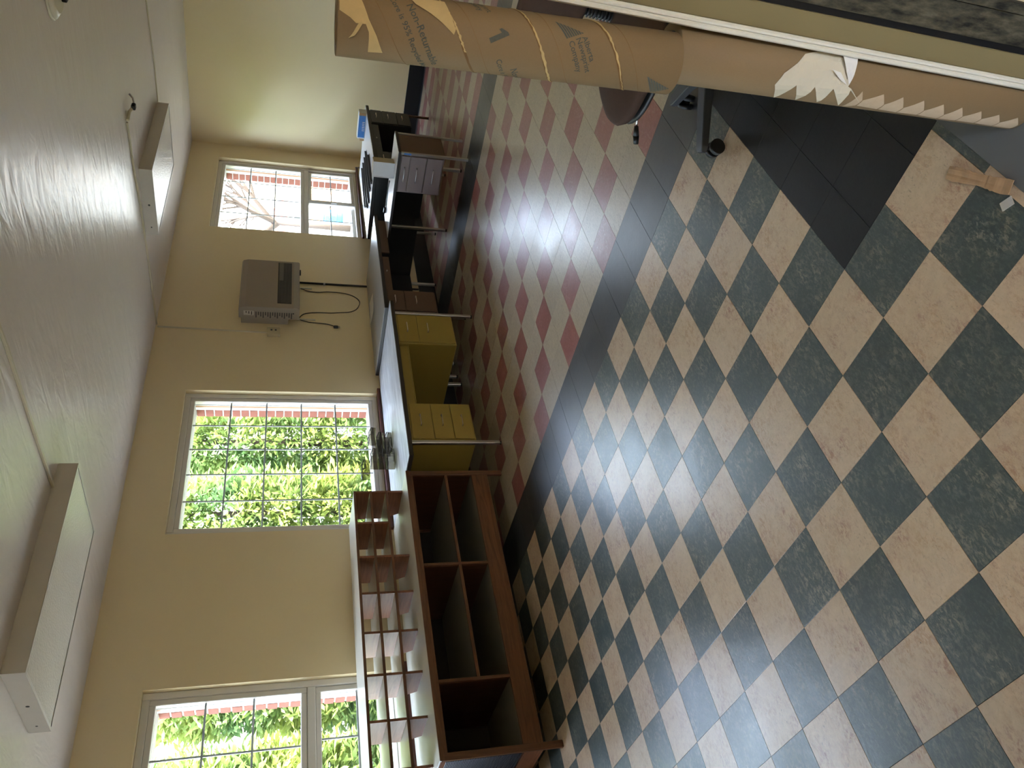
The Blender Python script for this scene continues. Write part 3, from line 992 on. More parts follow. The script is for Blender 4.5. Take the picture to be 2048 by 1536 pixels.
# black cable with plug on the return
t = thing('power_cord', 'black power cord with plug on the low desk return', 'cord', (5.37, 2.12, 0.659))
pts = [(0, 0, 0), (0.05, 0.08, 0), (0.06, 0.14, 0), (0.045, 0.22, 0), (0.055, 0.29, 0), (0.035, 0.35, 0), (0.06, 0.40, 0.0)]
pp = []
for i in range(len(pts) - 1):
    for s in range(4):
        pp.append(Vector(pts[i]).lerp(Vector(pts[i + 1]), s / 4))
MB().path(pp, 0.0035, 6).build('cable', M['black_plastic'], t)
MB().path([(0.02, 0.0, 0), (0.055, 0.11, 0), (0.05, 0.22, 0), (0.03, 0.28, 0), (0.045, 0.33, 0)], 0.0035, 6).build('cable', M['black_plastic'], t)
MB().box(0.03, 0.065, 0.33, 0.385, -0.003, 0.018, 0.004).build('plug', M['black_plastic'], t)

# carton on the black desk
t = thing('carton', 'blue and white carton lying on the black desk by the wall', 'box', (7.215, 2.48, 0.7562), math.radians(2))
MB().box(-0.035, 0.075, -0.155, 0.155, 0, 0.085, 0.002).build('carton_body', M['white_carton'], t)
MB().box(-0.0365, -0.0352, -0.125, 0.14, 0.006, 0.080).build('printed_face', M['blue_carton'], t)
mb = MB()
for q in range(6):
    mb.box(-0.0372, -0.0366, -0.05 + q * 0.02, -0.042 + q * 0.02, 0.012, 0.040)
mb.build('printed_stripes', M['white_carton'], t)
MB().box(-0.0365, -0.0352, -0.155, -0.126, 0.004, 0.082).build('tape_end', M['corrugate'], t)
MB().box(-0.030, 0.02, 0.157, 0.185, 0.005, 0.055, 0.002).build('end_flap', M['corrugate'], t)

# dark metal rails lying on the black desk
rails = [((6.50, 2.47), (5.97, 2.50), 'front one of the dark bronze rails lying on the black desk'),
         ((6.82, 2.60), (6.02, 2.62), 'second from the front of the dark rails on the black desk'),
         ((6.86, 2.70), (6.00, 2.76), 'third from the front of the dark rails on the black desk'),
         ((6.95, 2.82), (6.10, 2.88), 'fourth from the front of the dark rails on the black desk'),
         ((7.02, 2.93), (6.30, 3.00), 'rear one of the dark bronze rails lying on the black desk')]
for (a_, c_, lab) in rails:
    a_, c_ = Vector((*a_, 0)), Vector((*c_, 0))
    ang = math.atan2((c_ - a_).y, (c_ - a_).x)
    t = thing('metal_rail', lab, 'rail', ((a_.x + c_.x) / 2, (a_.y + c_.y) / 2, 0.7562), ang, 'dark rails on the black desk')
    h_ = (c_ - a_).length / 2
    MB().box(-h_, h_, -0.019, 0.019, 0, 0.003).build('flange', M['rail'], t)
    MB().box(-h_, h_, -0.003, 0.003, 0.003, 0.022).build('web', M['rail'], t)
    MB().box(h_ - 0.03, h_, -0.019, 0.019, 0.003, 0.014, 0.002).build('end_bracket', M['black_plastic'], t)
t = thing('cable_clip', 'small black clip standing at the end of the far window sill', 'clip', (7.42, 3.15, 0.7562))
MB().box(-0.02, 0.02, -0.004, 0.004, 0, 0.012, 0.002).build('base', M['black_plastic'], t)
MB().box(-0.004, 0.004, -0.004, 0.004, 0.012, 0.045, 0.002).box(-0.018, 0.004, -0.004, 0.004, 0.045, 0.055, 0.002).build('arm', M['black_plastic'], t)

# ================================================================ on the window wall and the ceiling
# ---- wall heater
t = thing('wall_heater', 'taupe gas wall heater with dark outlet grille', 'heater', (4.705, YW, 1.47))
y1, y0 = -0.078, -0.218
Wd, Hh = 0.773, 0.57
prof = [(y1, 0.0), (y0 + 0.010, 0.0), (y0, 0.02), (y0, 0.51), (y0 + 0.015, 0.558), (y0 + 0.04, Hh), (y1, Hh)]
MB().prism(prof, 0.0045, Wd - 0.0045, axis='X').build('casing', M['heater'], t)
prof2 = [(y1, 0.003), (y0 + 0.011, 0.003), (y0 + 0.003, 0.02), (y0 + 0.003, 0.51), (y0 + 0.018, 0.556), (y0 + 0.04, Hh - 0.003), (y1, Hh - 0.003)]
cp = MB().prism(prof2, 0.0, 0.004, axis='X').build('control_panel', M['heater_side'], t)
MB().prism(prof2, Wd - 0.004, Wd, axis='X').build('end_panel', M['heater_side'], t)
boxo('mounting_box', M['heater_side'], t, 0.012, Wd - 0.03, y1 + 0.0005, -0.001, 0.105, Hh - 0.02)
boxo('lower_band', M['heater_side'], t, 0.006, Wd - 0.006, y0 - 0.003, y0 + 0.004, 0.008, 0.058, 0.001)
g_ = boxo('grille', M['heater_dark'], t, 0.072, 0.742, y0 - 0.002, y0 + 0.004, 0.078, 0.212, 0.001)
for q in range(10):
    z = 0.085 + q * 0.0124
    boxo('louver', M['heater_slat'], g_, 0.078, 0.736, y0 - 0.008, y0 - 0.0021, z, z + 0.005, 0.001)
boxo('louver_panel', M['heater_slat'], g_, 0.430, 0.732, y0 - 0.0095, y0 - 0.0082, 0.158, 0.202)
boxo('sticker', M['sticker'], cp, -0.0008, -0.0001, -0.168, -0.113, 0.430, 0.524)
mb = MB()
for q in range(3):
    mb.box(-0.0012, -0.0009, -0.162, -0.120 - 0.010 * q, 0.445 + q * 0.025, 0.455 + q * 0.025)
for q in range(16):
    mb.box(-0.0008, -0.0002, -0.160, -0.086 - 0.016 * (q % 3), 0.070 + q * 0.0222, 0.082 + q * 0.0222)
mb.build('caution_print', M['ink'], cp)
boxo('indicator', M['black_plastic'], cp, -0.0010, -0.0001, -0.160, -0.148, 0.052, 0.066)
boxo('switch', M['black_plastic'], t, 0.66, 0.71, y0 + 0.05, y0 + 0.09, -0.014, -0.0005, 0.002)
boxo('bracket', M['chrome'], t, 0.60, 0.615, -0.012, -0.003, -0.13, 0.104)
boxo('bracket', M['chrome'], t, 0.088, 0.106, -0.012, -0.003, -0.16, 0.104)

t = thing('gas_pipe', 'black gas pipe running down the wall below the heater', 'pipe', (5.40, YW - 0.012, 0.19))
MB().cyl((0, 0, 0), (0, 0, 1.285), 0.011, n=14).build('pipe', M['black_plastic'], t)
MB().box(-0.02, 0.02, 0.004, 0.0115, 1.01, 1.03, 0.001).cyl((0, -0.002, 1.01), (0, -0.002, 1.03), 0.0135, n=14).build('strap', M['chrome'], t)

t = thing('heater_cord', 'looped black power cord hanging from the wall heater', 'cord', (4.81, YW - 0.006, 1.08))
ctrl = [(5.32, 1.475), (5.27, 1.38), (5.26, 1.28), (5.275, 1.17), (5.27, 1.04), (5.23, 0.92), (5.14, 0.85), (5.02, 0.88), (4.96, 0.95), (4.94, 1.05), (4.925, 1.15), (4.92, 1.30), (4.89, 1.42), (4.81, 1.478)]
def smooth(pts, n=5):
    out = []
    P_ = [Vector(p) for p in pts]
    for i in range(len(P_) - 1):
        p0 = P_[max(i - 1, 0)]; p1 = P_[i]; p2 = P_[i + 1]; p3 = P_[min(i + 2, len(P_) - 1)]
        for s in range(n):
            u = s / n
            out.append(0.5 * ((2 * p1) + (p2 - p0) * u + (2 * p0 - 5 * p1 + 4 * p2 - p3) * u * u + (3 * p1 - p0 - 3 * p2 + p3) * u ** 3))
    out.append(P_[-1])
    return out
MB().path([(p.x - 4.81, 0, p.y - 1.08) for p in smooth(ctrl)], 0.0042, 6).build('cable', M['black_plastic'], t)
MB().path([(p.x - 4.81, 0, p.y - 1.08) for p in smooth([(4.80, 1.47), (4.765, 1.38), (4.755, 1.28), (4.745, 1.19), (4.72, 1.13)])], 0.0042, 6).build('cable', M['black_plastic'], t)
pl = MB().box(-0.125, -0.088, -0.012, 0.006, 0.005, 0.052, 0.006).build('plug', M['black_plastic'], t)
boxo('prong', M['chrome'], pl, -0.117, -0.113, -0.008, -0.002, -0.012, 0.005)
boxo('prong', M['chrome'], pl, -0.101, -0.097, -0.008, -0.002, -0.012, 0.005)

t = thing('wall_outlet', 'ivory surface-mounted outlet on the wall beside the heater', 'outlet', (4.577, YW, 1.71))
MB().box(-0.055, 0.055, -0.035, -0.0005, -0.06, 0.06, 0.004).build('outlet_box', M['outlet'], t)
mb = MB()
for z in (-0.028, 0.012):
    mb.box(0.000, 0.022, -0.0362, -0.0351, z, z + 0.018, 0.0)
mb.build('receptacle', M['ink'], t)

def raceway(name, label, pts, mat='raceway', w2=0.009, h2=0.014):
    t_ = thing(name, label, 'raceway', pts[0])
    for a_, c_ in zip(pts, pts[1:]):
        a_, c_ = Vector(a_), Vector(c_)
        d = c_ - a_
        q = d.to_track_quat('X', 'Z').to_matrix()
        mb_ = MB()
        mb_.box(0, d.length, -w2, w2, -h2 / 2, h2 / 2, 0.002)
        o_ = mb_.build('channel', M[mat], t_)
        o_.matrix_local = Matrix.Translation(a_ - Vector(pts[0])) @ q.to_4x4()
    return t_
zc = ZC - 0.0075
t = raceway('wire_raceway', 'cream raceway from the ceiling hook to the window wall', [(4.425, 1.300, zc), (4.477, 1.780, zc), (4.556, 2.127, zc), (4.612, 2.90, zc), (4.63, YW - 0.012, zc)])
raceway('wire_raceway', 'cream raceway dropping down the wall to the outlet', [(4.60, YW - 0.008, ZC - 0.017), (4.575, YW - 0.008, 1.772)], h2=0.010)
raceway('wire_raceway', 'cream raceway joining the nearest ceiling light', [(1.32, 0.30, zc), (1.384, 0.80, zc), (1.415, 1.40, zc), (1.445, 1.855, zc)])
raceway('wire_raceway', 'thin raceway leading away from the far ceiling light', [(5.70, 0.55, zc), (5.746, 0.887, zc), (5.864, 1.434, zc), (5.868, 1.822, zc)], w2=0.006, h2=0.010)
t = thing('ceiling_hook', 'bent metal bracket at the end of the ceiling raceway', 'hook', (4.43, 1.285, ZC))
MB().path([(0, 0, -0.012), (0.07, -0.03, -0.016), (0.13, -0.045, -0.035)], 0.012, 8).build('arm', M['raceway'], t)
MB().box(0.10, 0.15, -0.07, -0.03, -0.055, -0.025, 0.006).build('fitting', M['black_plastic'], t)
MB().path([(0.13, -0.05, -0.045), (0.18, -0.09, -0.03), (0.20, -0.11, -0.006)], 0.007, 8).build('hook', M['chrome'], t)

def ceiling_light(x0, x1, y0, y1, label):
    h_ = 0.098
    t_ = thing('ceiling_light', label, 'light fixture', ((x0 + x1) / 2, (y0 + y1) / 2, ZC), 0, 'fluorescent boxes on the ceiling')
    a_, b2 = (x1 - x0) / 2, (y1 - y0) / 2
    z0, z1 = -h_, -0.006
    boxo('side_panel', M['light_body'], t_, -a_ + 0.0015, a_ - 0.0015, -b2, -b2 + 0.0015, z0, z1)
    boxo('side_panel', M['light_body'], t_, -a_ + 0.0015, a_ - 0.0015, b2 - 0.0015, b2, z0, z1)
    e1 = boxo('end_panel', M['light_body'], t_, -a_, -a_ + 0.0015, -b2, b2, z0, z1)
    boxo('end_panel', M['light_body'], t_, a_ - 0.0015, a_, -b2, b2, z0, z1)
    MB().cyl((-a_ - 0.0004, 0.02, -0.05), (-a_ + 0.001, 0.02, -0.05), 0.009, n=14).cyl((-a_ - 0.0004, 0.24, -0.05), (-a_ + 0.001, 0.24, -0.05), 0.006, n=12).build('knockout', M['black_plastic'], e1)
    boxo('housing', M['light_body'], t_, -a_ + 0.002, a_ - 0.002, -b2 + 0.002, b2 - 0.002, -0.006, -0.0005)
    ring_ = MB()
    for (xa, xb, ya, yb) in ((-a_, a_, -b2, -b2 + 0.016), (-a_, a_, b2 - 0.016, b2), (-a_, -a_ + 0.016, -b2 + 0.016, b2 - 0.016), (a_ - 0.016, a_, -b2 + 0.016, b2 - 0.016)):
        ring_.box(xa, xb, ya, yb, z0 - 0.003, z0 - 0.0002, 0.001)
    ring_.build('lens_frame', M['light_body'], t_)
    boxo('diffuser', M['diffuser'], t_, -a_ + 0.014, a_ - 0.014, -b2 + 0.014, b2 - 0.014, z0 + 0.001, z0 + 0.004)
    return t_
ceiling_light(4.675, 5.872, 1.828, 2.462, 'flat white fluorescent box on the ceiling near the far wall')
ceiling_light(0.410, 1.603, 1.856, 2.485, 'flat white fluorescent box on the ceiling nearest the camera')

t = thing('ceiling_canopy', 'round cream canopy on the ceiling at the picture edge', 'canopy', (3.04, -0.10, ZC))
mb = MB()
mb.cyl((0, 0, -0.012), (0, 0, -0.0005), 0.135, 0.14, 40).cyl((0, 0, -0.034), (0, 0, -0.012), 0.10, 0.132, 40)
mb.build('canopy_plate', M['raceway'], t)
MB().cyl((0.03, 0.02, -0.075), (0.03, 0.02, -0.034), 0.018, 0.022, 16).build('stem', M['chrome'], t)
MB().box(0.02, 0.07, -0.01, 0.06, -0.060, -0.035, 0.004).build('bracket', M['black_plastic'], t)
# ================================================================ entrance: grey sheet, scrap, cardboard cores
o = MB().box(DX0 + 0.02, 0.233, YR + 0.002, -1.168, 0.0, 0.003, 0.001).build('floor_mat', M['mat'])
tag(o, 'flat grey sheet on the floor inside the doorway', 'mat')

t = thing('cardboard_scrap', 'torn strip of corrugated cardboard on the floor by the doorway', 'cardboard', (0, -1.125, 0.0035))
b_ = bmesh.new()
A0, A1 = Vector((0.092, 0.034)), Vector((-0.100, -0.035))
dirx = (A1 - A0).normalized()
nrm = Vector((-dirx.y, dirx.x))
NL, NWd = 26, 6
vv = []
rr = random.Random(3)
for i in range(NL + 1):
    row = []
    u = i / NL
    for j in range(NWd + 1):
        v = j / NWd - 0.5
        edge = (0.003 * rr.random() if j in (0, NWd) else 0)
        wd = 0.032 + 0.004 * math.sin(u * 9)
        z = 0.002 + 0.0022 * abs(math.sin(v * 5.5)) * (1 - u) + (0.004 if u > 0.62 else 0) + 0.002 * math.sin(u * 14) ** 2
        p_ = A0.lerp(A1, u) + nrm * (v * wd + edge)
        row.append(b_.verts.new((p_.x, p_.y, z)))
    vv.append(row)
for i in range(NL):
    for j in range(NWd):
        b_.faces.new((vv[i][j], vv[i + 1][j], vv[i + 1][j + 1], vv[i][j + 1]))
me = D.meshes.new('strip'); b_.to_mesh(me); b_.free()
o = new_obj('strip', me, M['corrugate'], t)
md = o.modifiers.new('thick', 'SOLIDIFY'); md.thickness = 0.002; md.offset = -1
mb = MB()
mb.box(-0.016, 0.016, -0.012, 0.012, 0.0005, 0.0030, 0.001)
o = mb.build('tape', M['tape'], t)
o.location = (-0.112, -0.003, 0.0)
o.rotation_euler = (0.05, -0.08, 1.2)

class Core:
    """a paper core: base point B, top point T_, helpers that wrap flat (s, t) shapes round it"""
    def __init__(self, B, T_, R):
        self.B, self.R = Vector(B), R
        d = Vector(T_) - self.B
        self.L = d.length
        self.w = d.normalized()
        u = Vector((1, 0, 0)); u = (u - self.w * u.dot(self.w)).normalized()
        self.u, self.v = u, self.w.cross(u)
    def pt(self, s, tt, off=0.0):
        th = s / self.R
        return self.w * tt + (self.u * math.cos(th) + self.v * math.sin(th)) * (self.R + off)
    def body(self, parent, mat, inner=0.040, n=72):
        b2 = bmesh.new()
        prof = [(inner, 0.0), (self.R - 0.001, 0.0), (self.R, 0.001), (self.R, self.L - 0.001), (self.R - 0.001, self.L), (inner, self.L)]
        rings = []
        for (r_, tt) in prof:
            rings.append([b2.verts.new(self.w * tt + (self.u * math.cos(2 * PI * q / n) + self.v * math.sin(2 * PI * q / n)) * r_) for q in range(n)])
        for a_, c_ in zip(rings, rings[1:] + rings[:1]):
            for q in range(n):
                f = b2.faces.new((a_[q], a_[(q + 1) % n], c_[(q + 1) % n], c_[q]))
                f.smooth = True
        bmesh.ops.recalc_face_normals(b2, faces=b2.faces[:])
        me_ = D.meshes.new('core_wall'); b2.to_mesh(me_); b2.free()
        ob = new_obj('core_wall', me_, mat, parent)
        md_ = ob.modifiers.new('edges', 'EDGE_SPLIT'); md_.split_angle = math.radians(50)
        return ob
    def patch(self, parent, name, poly, mat, off=0.0006, lift=None, cuts=2, thick=0.0003):
        b2 = bmesh.new()
        vs = [b2.verts.new((x, y, 0)) for x, y in poly]
        f = b2.faces.new(vs)
        bmesh.ops.triangulate(b2, faces=[f])
        for _ in range(cuts):
            bmesh.ops.subdivide_edges(b2, edges=b2.edges[:], cuts=1, use_grid_fill=True)
        for v in b2.verts:
            x, y = v.co.x, v.co.y
            v.co = self.pt(x, y, off + (lift(x, y) if lift else 0.0))
        bmesh.ops.recalc_face_normals(b2, faces=b2.faces[:])
        me_ = D.meshes.new(name); b2.to_mesh(me_); b2.free()
        ob = new_obj(name, me_, mat, parent)
        md_ = ob.modifiers.new('thick', 'SOLIDIFY'); md_.thickness = thick; md_.offset = 0
        return ob
    def band(self, parent, name, s0, t0, slope, mat, width, jitter, off, sa, sb, seed=1, n=70):
        """a strip that follows the winding seam"""
        r_ = random.Random(seed)
        b2 = bmesh.new()
        prev = None
        wq = width
        for i in range(n + 1):
            s = sa + (sb - sa) * i / n
            tt = t0 + slope * (s - s0)
            wq = max(width * 0.25, wq + (r_.random() - 0.5) * jitter)
            wq = min(wq, width * 1.9)
            sh = (r_.random() - 0.5) * jitter * 0.6
            if not (0.002 < tt - wq and tt + wq < self.L - 0.002):
                prev = None
                continue
            row = [b2.verts.new(self.pt(s, tt - wq / 2 + sh, off)), b2.verts.new(self.pt(s, tt + wq / 2 + sh, off))]
            if prev:
                b2.faces.new((prev[0], row[0], row[1], prev[1]))
            prev = row
        me_ = D.meshes.new(name); b2.to_mesh(me_); b2.free()
        ob = new_obj(name, me_, mat, parent)
        md_ = ob.modifiers.new('thick', 'SOLIDIFY'); md_.thickness = min(0.0008, off * 1.2); md_.offset = 0
        return ob
    def text(self, parent, body, s0, t0, size=None, width=None, bold=0.0, align='LEFT'):
        cu = D.curves.new('print', 'FONT')
        cu.body = body
        cu.size = 1.0
        cu.resolution_u = 3
        cu.offset = bold or 0.012
        ob = D.objects.new('print', cu)
        COL.objects.link(ob)
        bpy.context.view_layer.update()
        dg = bpy.context.evaluated_depsgraph_get()
        me_ = D.meshes.new_from_object(ob.evaluated_get(dg))
        D.objects.remove(ob)
        xs_ = [v.co.x for v in me_.vertices]
        wd = max(xs_) - min(xs_)
        sc_ = size if size else width / wd
        b2 = bmesh.new(); b2.from_mesh(me_); D.meshes.remove(me_)
        bmesh.ops.triangulate(b2, faces=b2.faces[:])
        x0 = min(xs_) if align == 'LEFT' else (min(xs_) + max(xs_)) / 2
        for v in b2.verts:
            x, y = (v.co.x - x0) * sc_, v.co.y * sc_
            v.co = self.pt(s0 + x * E1[0] + y * E2[0], t0 + x * E1[1] + y * E2[1], 0.00045)
        me2 = D.meshes.new('print'); b2.to_mesh(me2); b2.free()
        return new_obj('print', me2, M['core_ink'], parent)
ANG = math.radians(27.3)
E1 = (-math.cos(ANG), -math.sin(ANG))     # reading direction on the unrolled core
E2 = (math.sin(ANG), -math.cos(ANG))      # up of the letters: the core stands upside down
CIRC = 2 * PI * 0.0575

lowB, lowT = (0.040, -1.3035, 0.0032), (0.037, -1.2945, 0.9)
lo_core = Core(lowB, lowT, 0.0575)
t = thing('cardboard_core', 'plain brown cardboard core standing on the floor beside the door jamb', 'cardboard tube', lowB)
lo_core.body(t, M['kraft'])
# ragged hole lining at the top
b_ = bmesh.new()
prev = None; first = None
rr = random.Random(11)
for q in range(40):
    th = 2 * PI * q / 40
    d_ = lo_core.u * math.cos(th) + lo_core.v * math.sin(th)
    r_in = 0.022 + 0.012 * rr.random()
    row = [b_.verts.new(lo_core.w * (lo_core.L - 0.004) + d_ * 0.0398), b_.verts.new(lo_core.w * (lo_core.L - 0.006 - 0.01 * rr.random()) + d_ * r_in)]
    if prev:
        b_.faces.new((prev[0], row[0], row[1], prev[1]))
    else:
        first = row
    prev = row
b_.faces.new((prev[0], first[0], first[1], prev[1]))
me = D.meshes.new('ragged_lining'); b_.to_mesh(me); b_.free()
new_obj('ragged_lining', me, M['black_plastic_grey'], t)
W0 = -CIRC
def un(l):     # bring points to one side of the wrap
    return [(s if s < 0 else s + W0, tt) for s, tt in l]
paper = un([(0.1286, 0.6466), (0.1668, 0.6701), (-0.1687, 0.6625), (-0.147, 0.6363), (-0.1267, 0.6182), (-0.1176, 0.5886), (-0.1173, 0.5409), (-0.1202, 0.4981), (-0.1452, 0.4965), (-0.1769, 0.502), (0.1759, 0.4846), (0.1465, 0.4422), (-0.1799, 0.4929), (0.134, 0.4897), (0.1762, 0.5337), (0.134, 0.5442), (0.1748, 0.5785), (0.1285, 0.5937), (0.1734, 0.6227)])
lo_core.patch(t, 'torn_paper', paper, M['newsprint'], 0.0010, lambda s, q: 0.0012 * (1 + math.sin(s * 160 + q * 90)), 2)
lo_core.patch(t, 'paper_fold', un([(-0.1194, 0.539), (-0.1226, 0.4985), (-0.1731, 0.5041), (-0.150, 0.523)]), M['newsprint_white'], 0.0040, lambda s, q: 0.010 * max(0.0, (s + 0.175) / 0.055), 2)
lo_core.patch(t, 'paper_fold', un([(-0.1507, 0.5581), (-0.1537, 0.5358), (-0.1736, 0.5087), (-0.166, 0.530)]), M['newsprint_white'], 0.0040, lambda s, q: 0.006 * max(0.0, (s + 0.175) / 0.025), 2)
zig = un([(0.1416, 0.4723), (0.179, 0.4617), (0.1588, 0.446), (0.1792, 0.4073), (0.1555, 0.3869), (0.1788, 0.356), (0.1534, 0.3344), (0.1779, 0.3), (0.1544, 0.279), (0.1757, 0.2454), (0.1498, 0.2197), (0.175, 0.1933), (0.1526, 0.1701), (0.1725, 0.1375), (0.1527, 0.1169), (0.1705, 0.0846), (0.1499, 0.0609), (0.1697, 0.0294), (0.15, 0.0058)])
for i in range(0, len(zig) - 2, 2):
    a_, b2_, c_ = zig[i], zig[i + 1], zig[i + 2]
    lo_core.patch(t, 'saw_tooth_residue', [a_, b2_, (c_[0], c_[1] + 0.002), (c_[0] - 0.02, c_[1] + 0.004), (a_[0] - 0.02, a_[1])], M['residue'], 0.0005, None, 2, 0.0002)

upB, upT = (0.0, -1.285, 0.9055), (-0.005, -1.271, 1.553)
up = Core(upB, upT, 0.0575)
t = thing('cardboard_core', 'printed brown cardboard core balanced on top of the plain one', 'cardboard tube', upB)
up.body(t, M['kraft'])
for q, (s0, t0) in enumerate(((-0.1055, 0.4355), (-0.1085, 0.2805), (-0.1066, 0.1317), (-0.1085, 0.590))):
    up.band(t, 'winding_seam', s0, t0, 0.515, M['kraft_line'], 0.0010, 0.0, 0.0003, -0.36, 0.0, q)
for q, (s0, t0) in enumerate(((-0.1015, 0.4684), (-0.1038, 0.3179), (-0.1051, 0.1669))):
    up.band(t, 'glue_line', s0, t0, 0.515, M['kraft_dark'], 0.0052, 0.0010, 0.0004, -0.36, 0.0, 20 + q)
    up.band(t, 'torn_ply', s0, t0 - 0.001, 0.515, M['kraft_light'], 0.0042, 0.0030, 0.0008, -0.185 if q == 0 else -0.36, 0.0, 30 + q)
up.patch(t, 'torn_ply', un([(-0.1062, 0.5255), (-0.1028, 0.5048), (-0.1037, 0.4651), (-0.1506, 0.4455), (-0.1589, 0.4484), (-0.1424, 0.4701), (-0.1296, 0.4891), (-0.1162, 0.516)]), M['kraft_light'], 0.0016, lambda s, q: 0.004 * max(0, (s + 0.13) / 0.03), 2)
up.patch(t, 'torn_ply', un([(-0.095, 0.6452), (-0.085, 0.6086), (-0.1196, 0.6086), (-0.1516, 0.5963), (-0.1762, 0.5818), (0.155, 0.5689), (0.1542, 0.5807), (0.1531, 0.5942), (0.1786, 0.5946), (-0.1715, 0.5954), (-0.1598, 0.6009), (-0.1602, 0.6173), (-0.1524, 0.6273), (-0.1431, 0.6452)]), M['kraft_light'], 0.0012, None, 2)
up.patch(t, 'torn_curl', un([(0.1776, 0.6292), (-0.1678, 0.6190), (-0.1612, 0.6143), (-0.1570, 0.6085), (-0.1590, 0.6060), (-0.1672, 0.6121), (-0.1776, 0.6197)]), M['kraft_light'], 0.0030, lambda s, q: 0.004 * (1 + math.sin((s + 0.18) * 180)), 2)
SZ = 0.0152
up.text(t, 'Alberta', -0.1345, 0.2098, SZ)
up.text(t, 'Newsprint', -0.1395, 0.2212, SZ)
up.text(t, 'Company', -0.1463, 0.2351, SZ)
def on_print(pts, s0, t0):
    return [(s0 + x * E1[0] + y * E2[0], t0 + x * E1[1] + y * E2[1]) for x, y in pts]
b_ = bmesh.new()
for quad in ([(-0.0045, 0), (0.0045, 0), (0.0045, 0.0255), (-0.0045, 0.0255)], [(-0.0045, 0.0255), (0.0045, 0.0255), (0.0045, 0.037), (-0.001, 0.037)], [(-0.0115, 0.0235), (-0.0045, 0.0255), (-0.001, 0.037), (-0.0115, 0.0290)]):
    b_.faces.new([b_.verts.new(up.pt(x, y, 0.00045)) for x, y in on_print(quad, -0.1608, 0.3825)])
me = D.meshes.new('print'); b_.to_mesh(me); b_.free()
new_obj('print', me, M['core_ink'], t)
up.text(t, 'Non-Returnable', -0.119, 0.5322, None, 0.119)
up.text(t, 'Core is 95% Recycled Material', -0.108, 0.5620, None, 0.178)
up.text(t, 'Core is 95% Recycled Material', 0.1677 + W0, 0.3659, None, 0.178)
up.text(t, 'Non-Returnable', 0.1501 + W0, 0.3346, None, 0.119)
up.text(t, 'Newsprint', -0.0524, 0.4163, SZ)
up.text(t, 'Company', -0.0567, 0.4292, SZ)
for tri in (((-0.1084, 0.2598), (-0.1263, 0.2047), (-0.1408, 0.2392)), ((0.1725 + W0, 0.0669), (0.1498 + W0, 0.0098), (0.1289 + W0, 0.0406))):
    A_, B_, C_ = (Vector(q) for q in tri)
    b_ = bmesh.new()
    n_ = 8
    for q in range(n_):
        f0, f1 = q / n_, (q + 0.76) / n_
        quad = [A_.lerp(B_, f0), A_.lerp(B_, f1), C_.lerp(B_, f1), C_.lerp(B_, f0)]
        for h in range(4):
            g0, g1 = h / 4, (h + 1) / 4
            pts = [quad[0].lerp(quad[3], g0), quad[1].lerp(quad[2], g0), quad[1].lerp(quad[2], g1), quad[0].lerp(quad[3], g1)]
            b_.faces.new([b_.verts.new(up.pt(p.x, p.y, 0.00045)) for p in pts])
    bmesh.ops.remove_doubles(b_, verts=b_.verts[:], dist=0.00005)
    me = D.meshes.new('printed_logo'); b_.to_mesh(me); b_.free()
    new_obj('printed_logo', me, M['core_ink'], t)

# ================================================================ task chair behind the cores
t = thing('task_chair', 'dark brown upholstered task chair on a black star base', 'chair', (1.29, -0.85, 0), math.radians(165))
def cushion(name, parent, mat, hx, hy, z0, z1, power=3.2, dome=0.02, tilt=None, n=44, m=6):
    """a soft slab with a super-ellipse outline"""
    b2 = bmesh.new()
    rings = []
    levels = [(z0, 0.90), (z0 + (z1 - z0) * 0.18, 0.975), (z0 + (z1 - z0) * 0.5, 1.0), (z0 + (z1 - z0) * 0.8, 0.965), (z1, 0.86), (z1 + dome * 0.6, 0.6), (z1 + dome, 0.25)]
    for (z, k_) in levels:
        row = []
        for q in range(n):
            a_ = 2 * PI * q / n
            c_, s_ = math.cos(a_), math.sin(a_)
            rad = (abs(c_) ** power + abs(s_) ** power) ** (-1 / power)
            row.append(b2.verts.new((c_ * rad * hx * k_, s_ * rad * hy * k_, z)))
        rings.append(row)
    for a_, c_ in zip(rings, rings[1:]):
        for q in range(n):
            f = b2.faces.new((a_[q], a_[(q + 1) % n], c_[(q + 1) % n], c_[q])); f.smooth = True
    f = b2.faces.new(rings[0][::-1]); f = b2.faces.new(rings[-1]); f.smooth = True
    if tilt is not None:
        bmesh.ops.transform(b2, matrix=tilt, verts=b2.verts[:])
    me_ = D.meshes.new(name); b2.to_mesh(me_); b2.free()
    return new_obj(name, me_, mat, parent)
cushion('seat', t, M['brown_fabric'], 0.235, 0.245, 0.405, 0.462, 2.6, 0.014)
cushion('seat_shell', t, M['black_plastic'], 0.225, 0.235, 0.375, 0.404, 2.6, -0.0)
bk = Matrix.Translation((-0.205, 0, 0.70)) @ Matrix.Rotation(math.radians(82), 4, 'Y')
cushion('backrest', t, M['brown_fabric'], 0.125, 0.21, -0.02, 0.035, 4.0, 0.012, bk)
bk2 = Matrix.Translation((-0.228, 0, 0.70)) @ Matrix.Rotation(math.radians(82), 4, 'Y')
cushion('backrest_shell', t, M['black_plastic'], 0.118, 0.20, -0.012, 0.0, 4.0, 0.0, bk2)
mb = MB()
mb.path([(-0.10, 0, 0.372), (-0.17, 0, 0.375), (-0.200, 0, 0.41), (-0.225, 0, 0.60)], 0.012, 8)
mb.build('back_post', M['black_plastic'], t)
mb = MB()
for q in range(13):
    z = 0.415 + q * 0.0135
    x = -0.201 - 0.024 * (q / 13)
    mb.cyl((x, 0, z), (x, 0, z + 0.006), 0.020, 0.029, 18).cyl((x, 0, z + 0.006), (x, 0, z + 0.0125), 0.029, 0.020, 18)
mb.build('bellows', M['black_plastic'], t)
MB().cyl((0, 0, 0.10), (0, 0, 0.25), 0.027, 0.027, 20).build('column', M['black_plastic'], t)
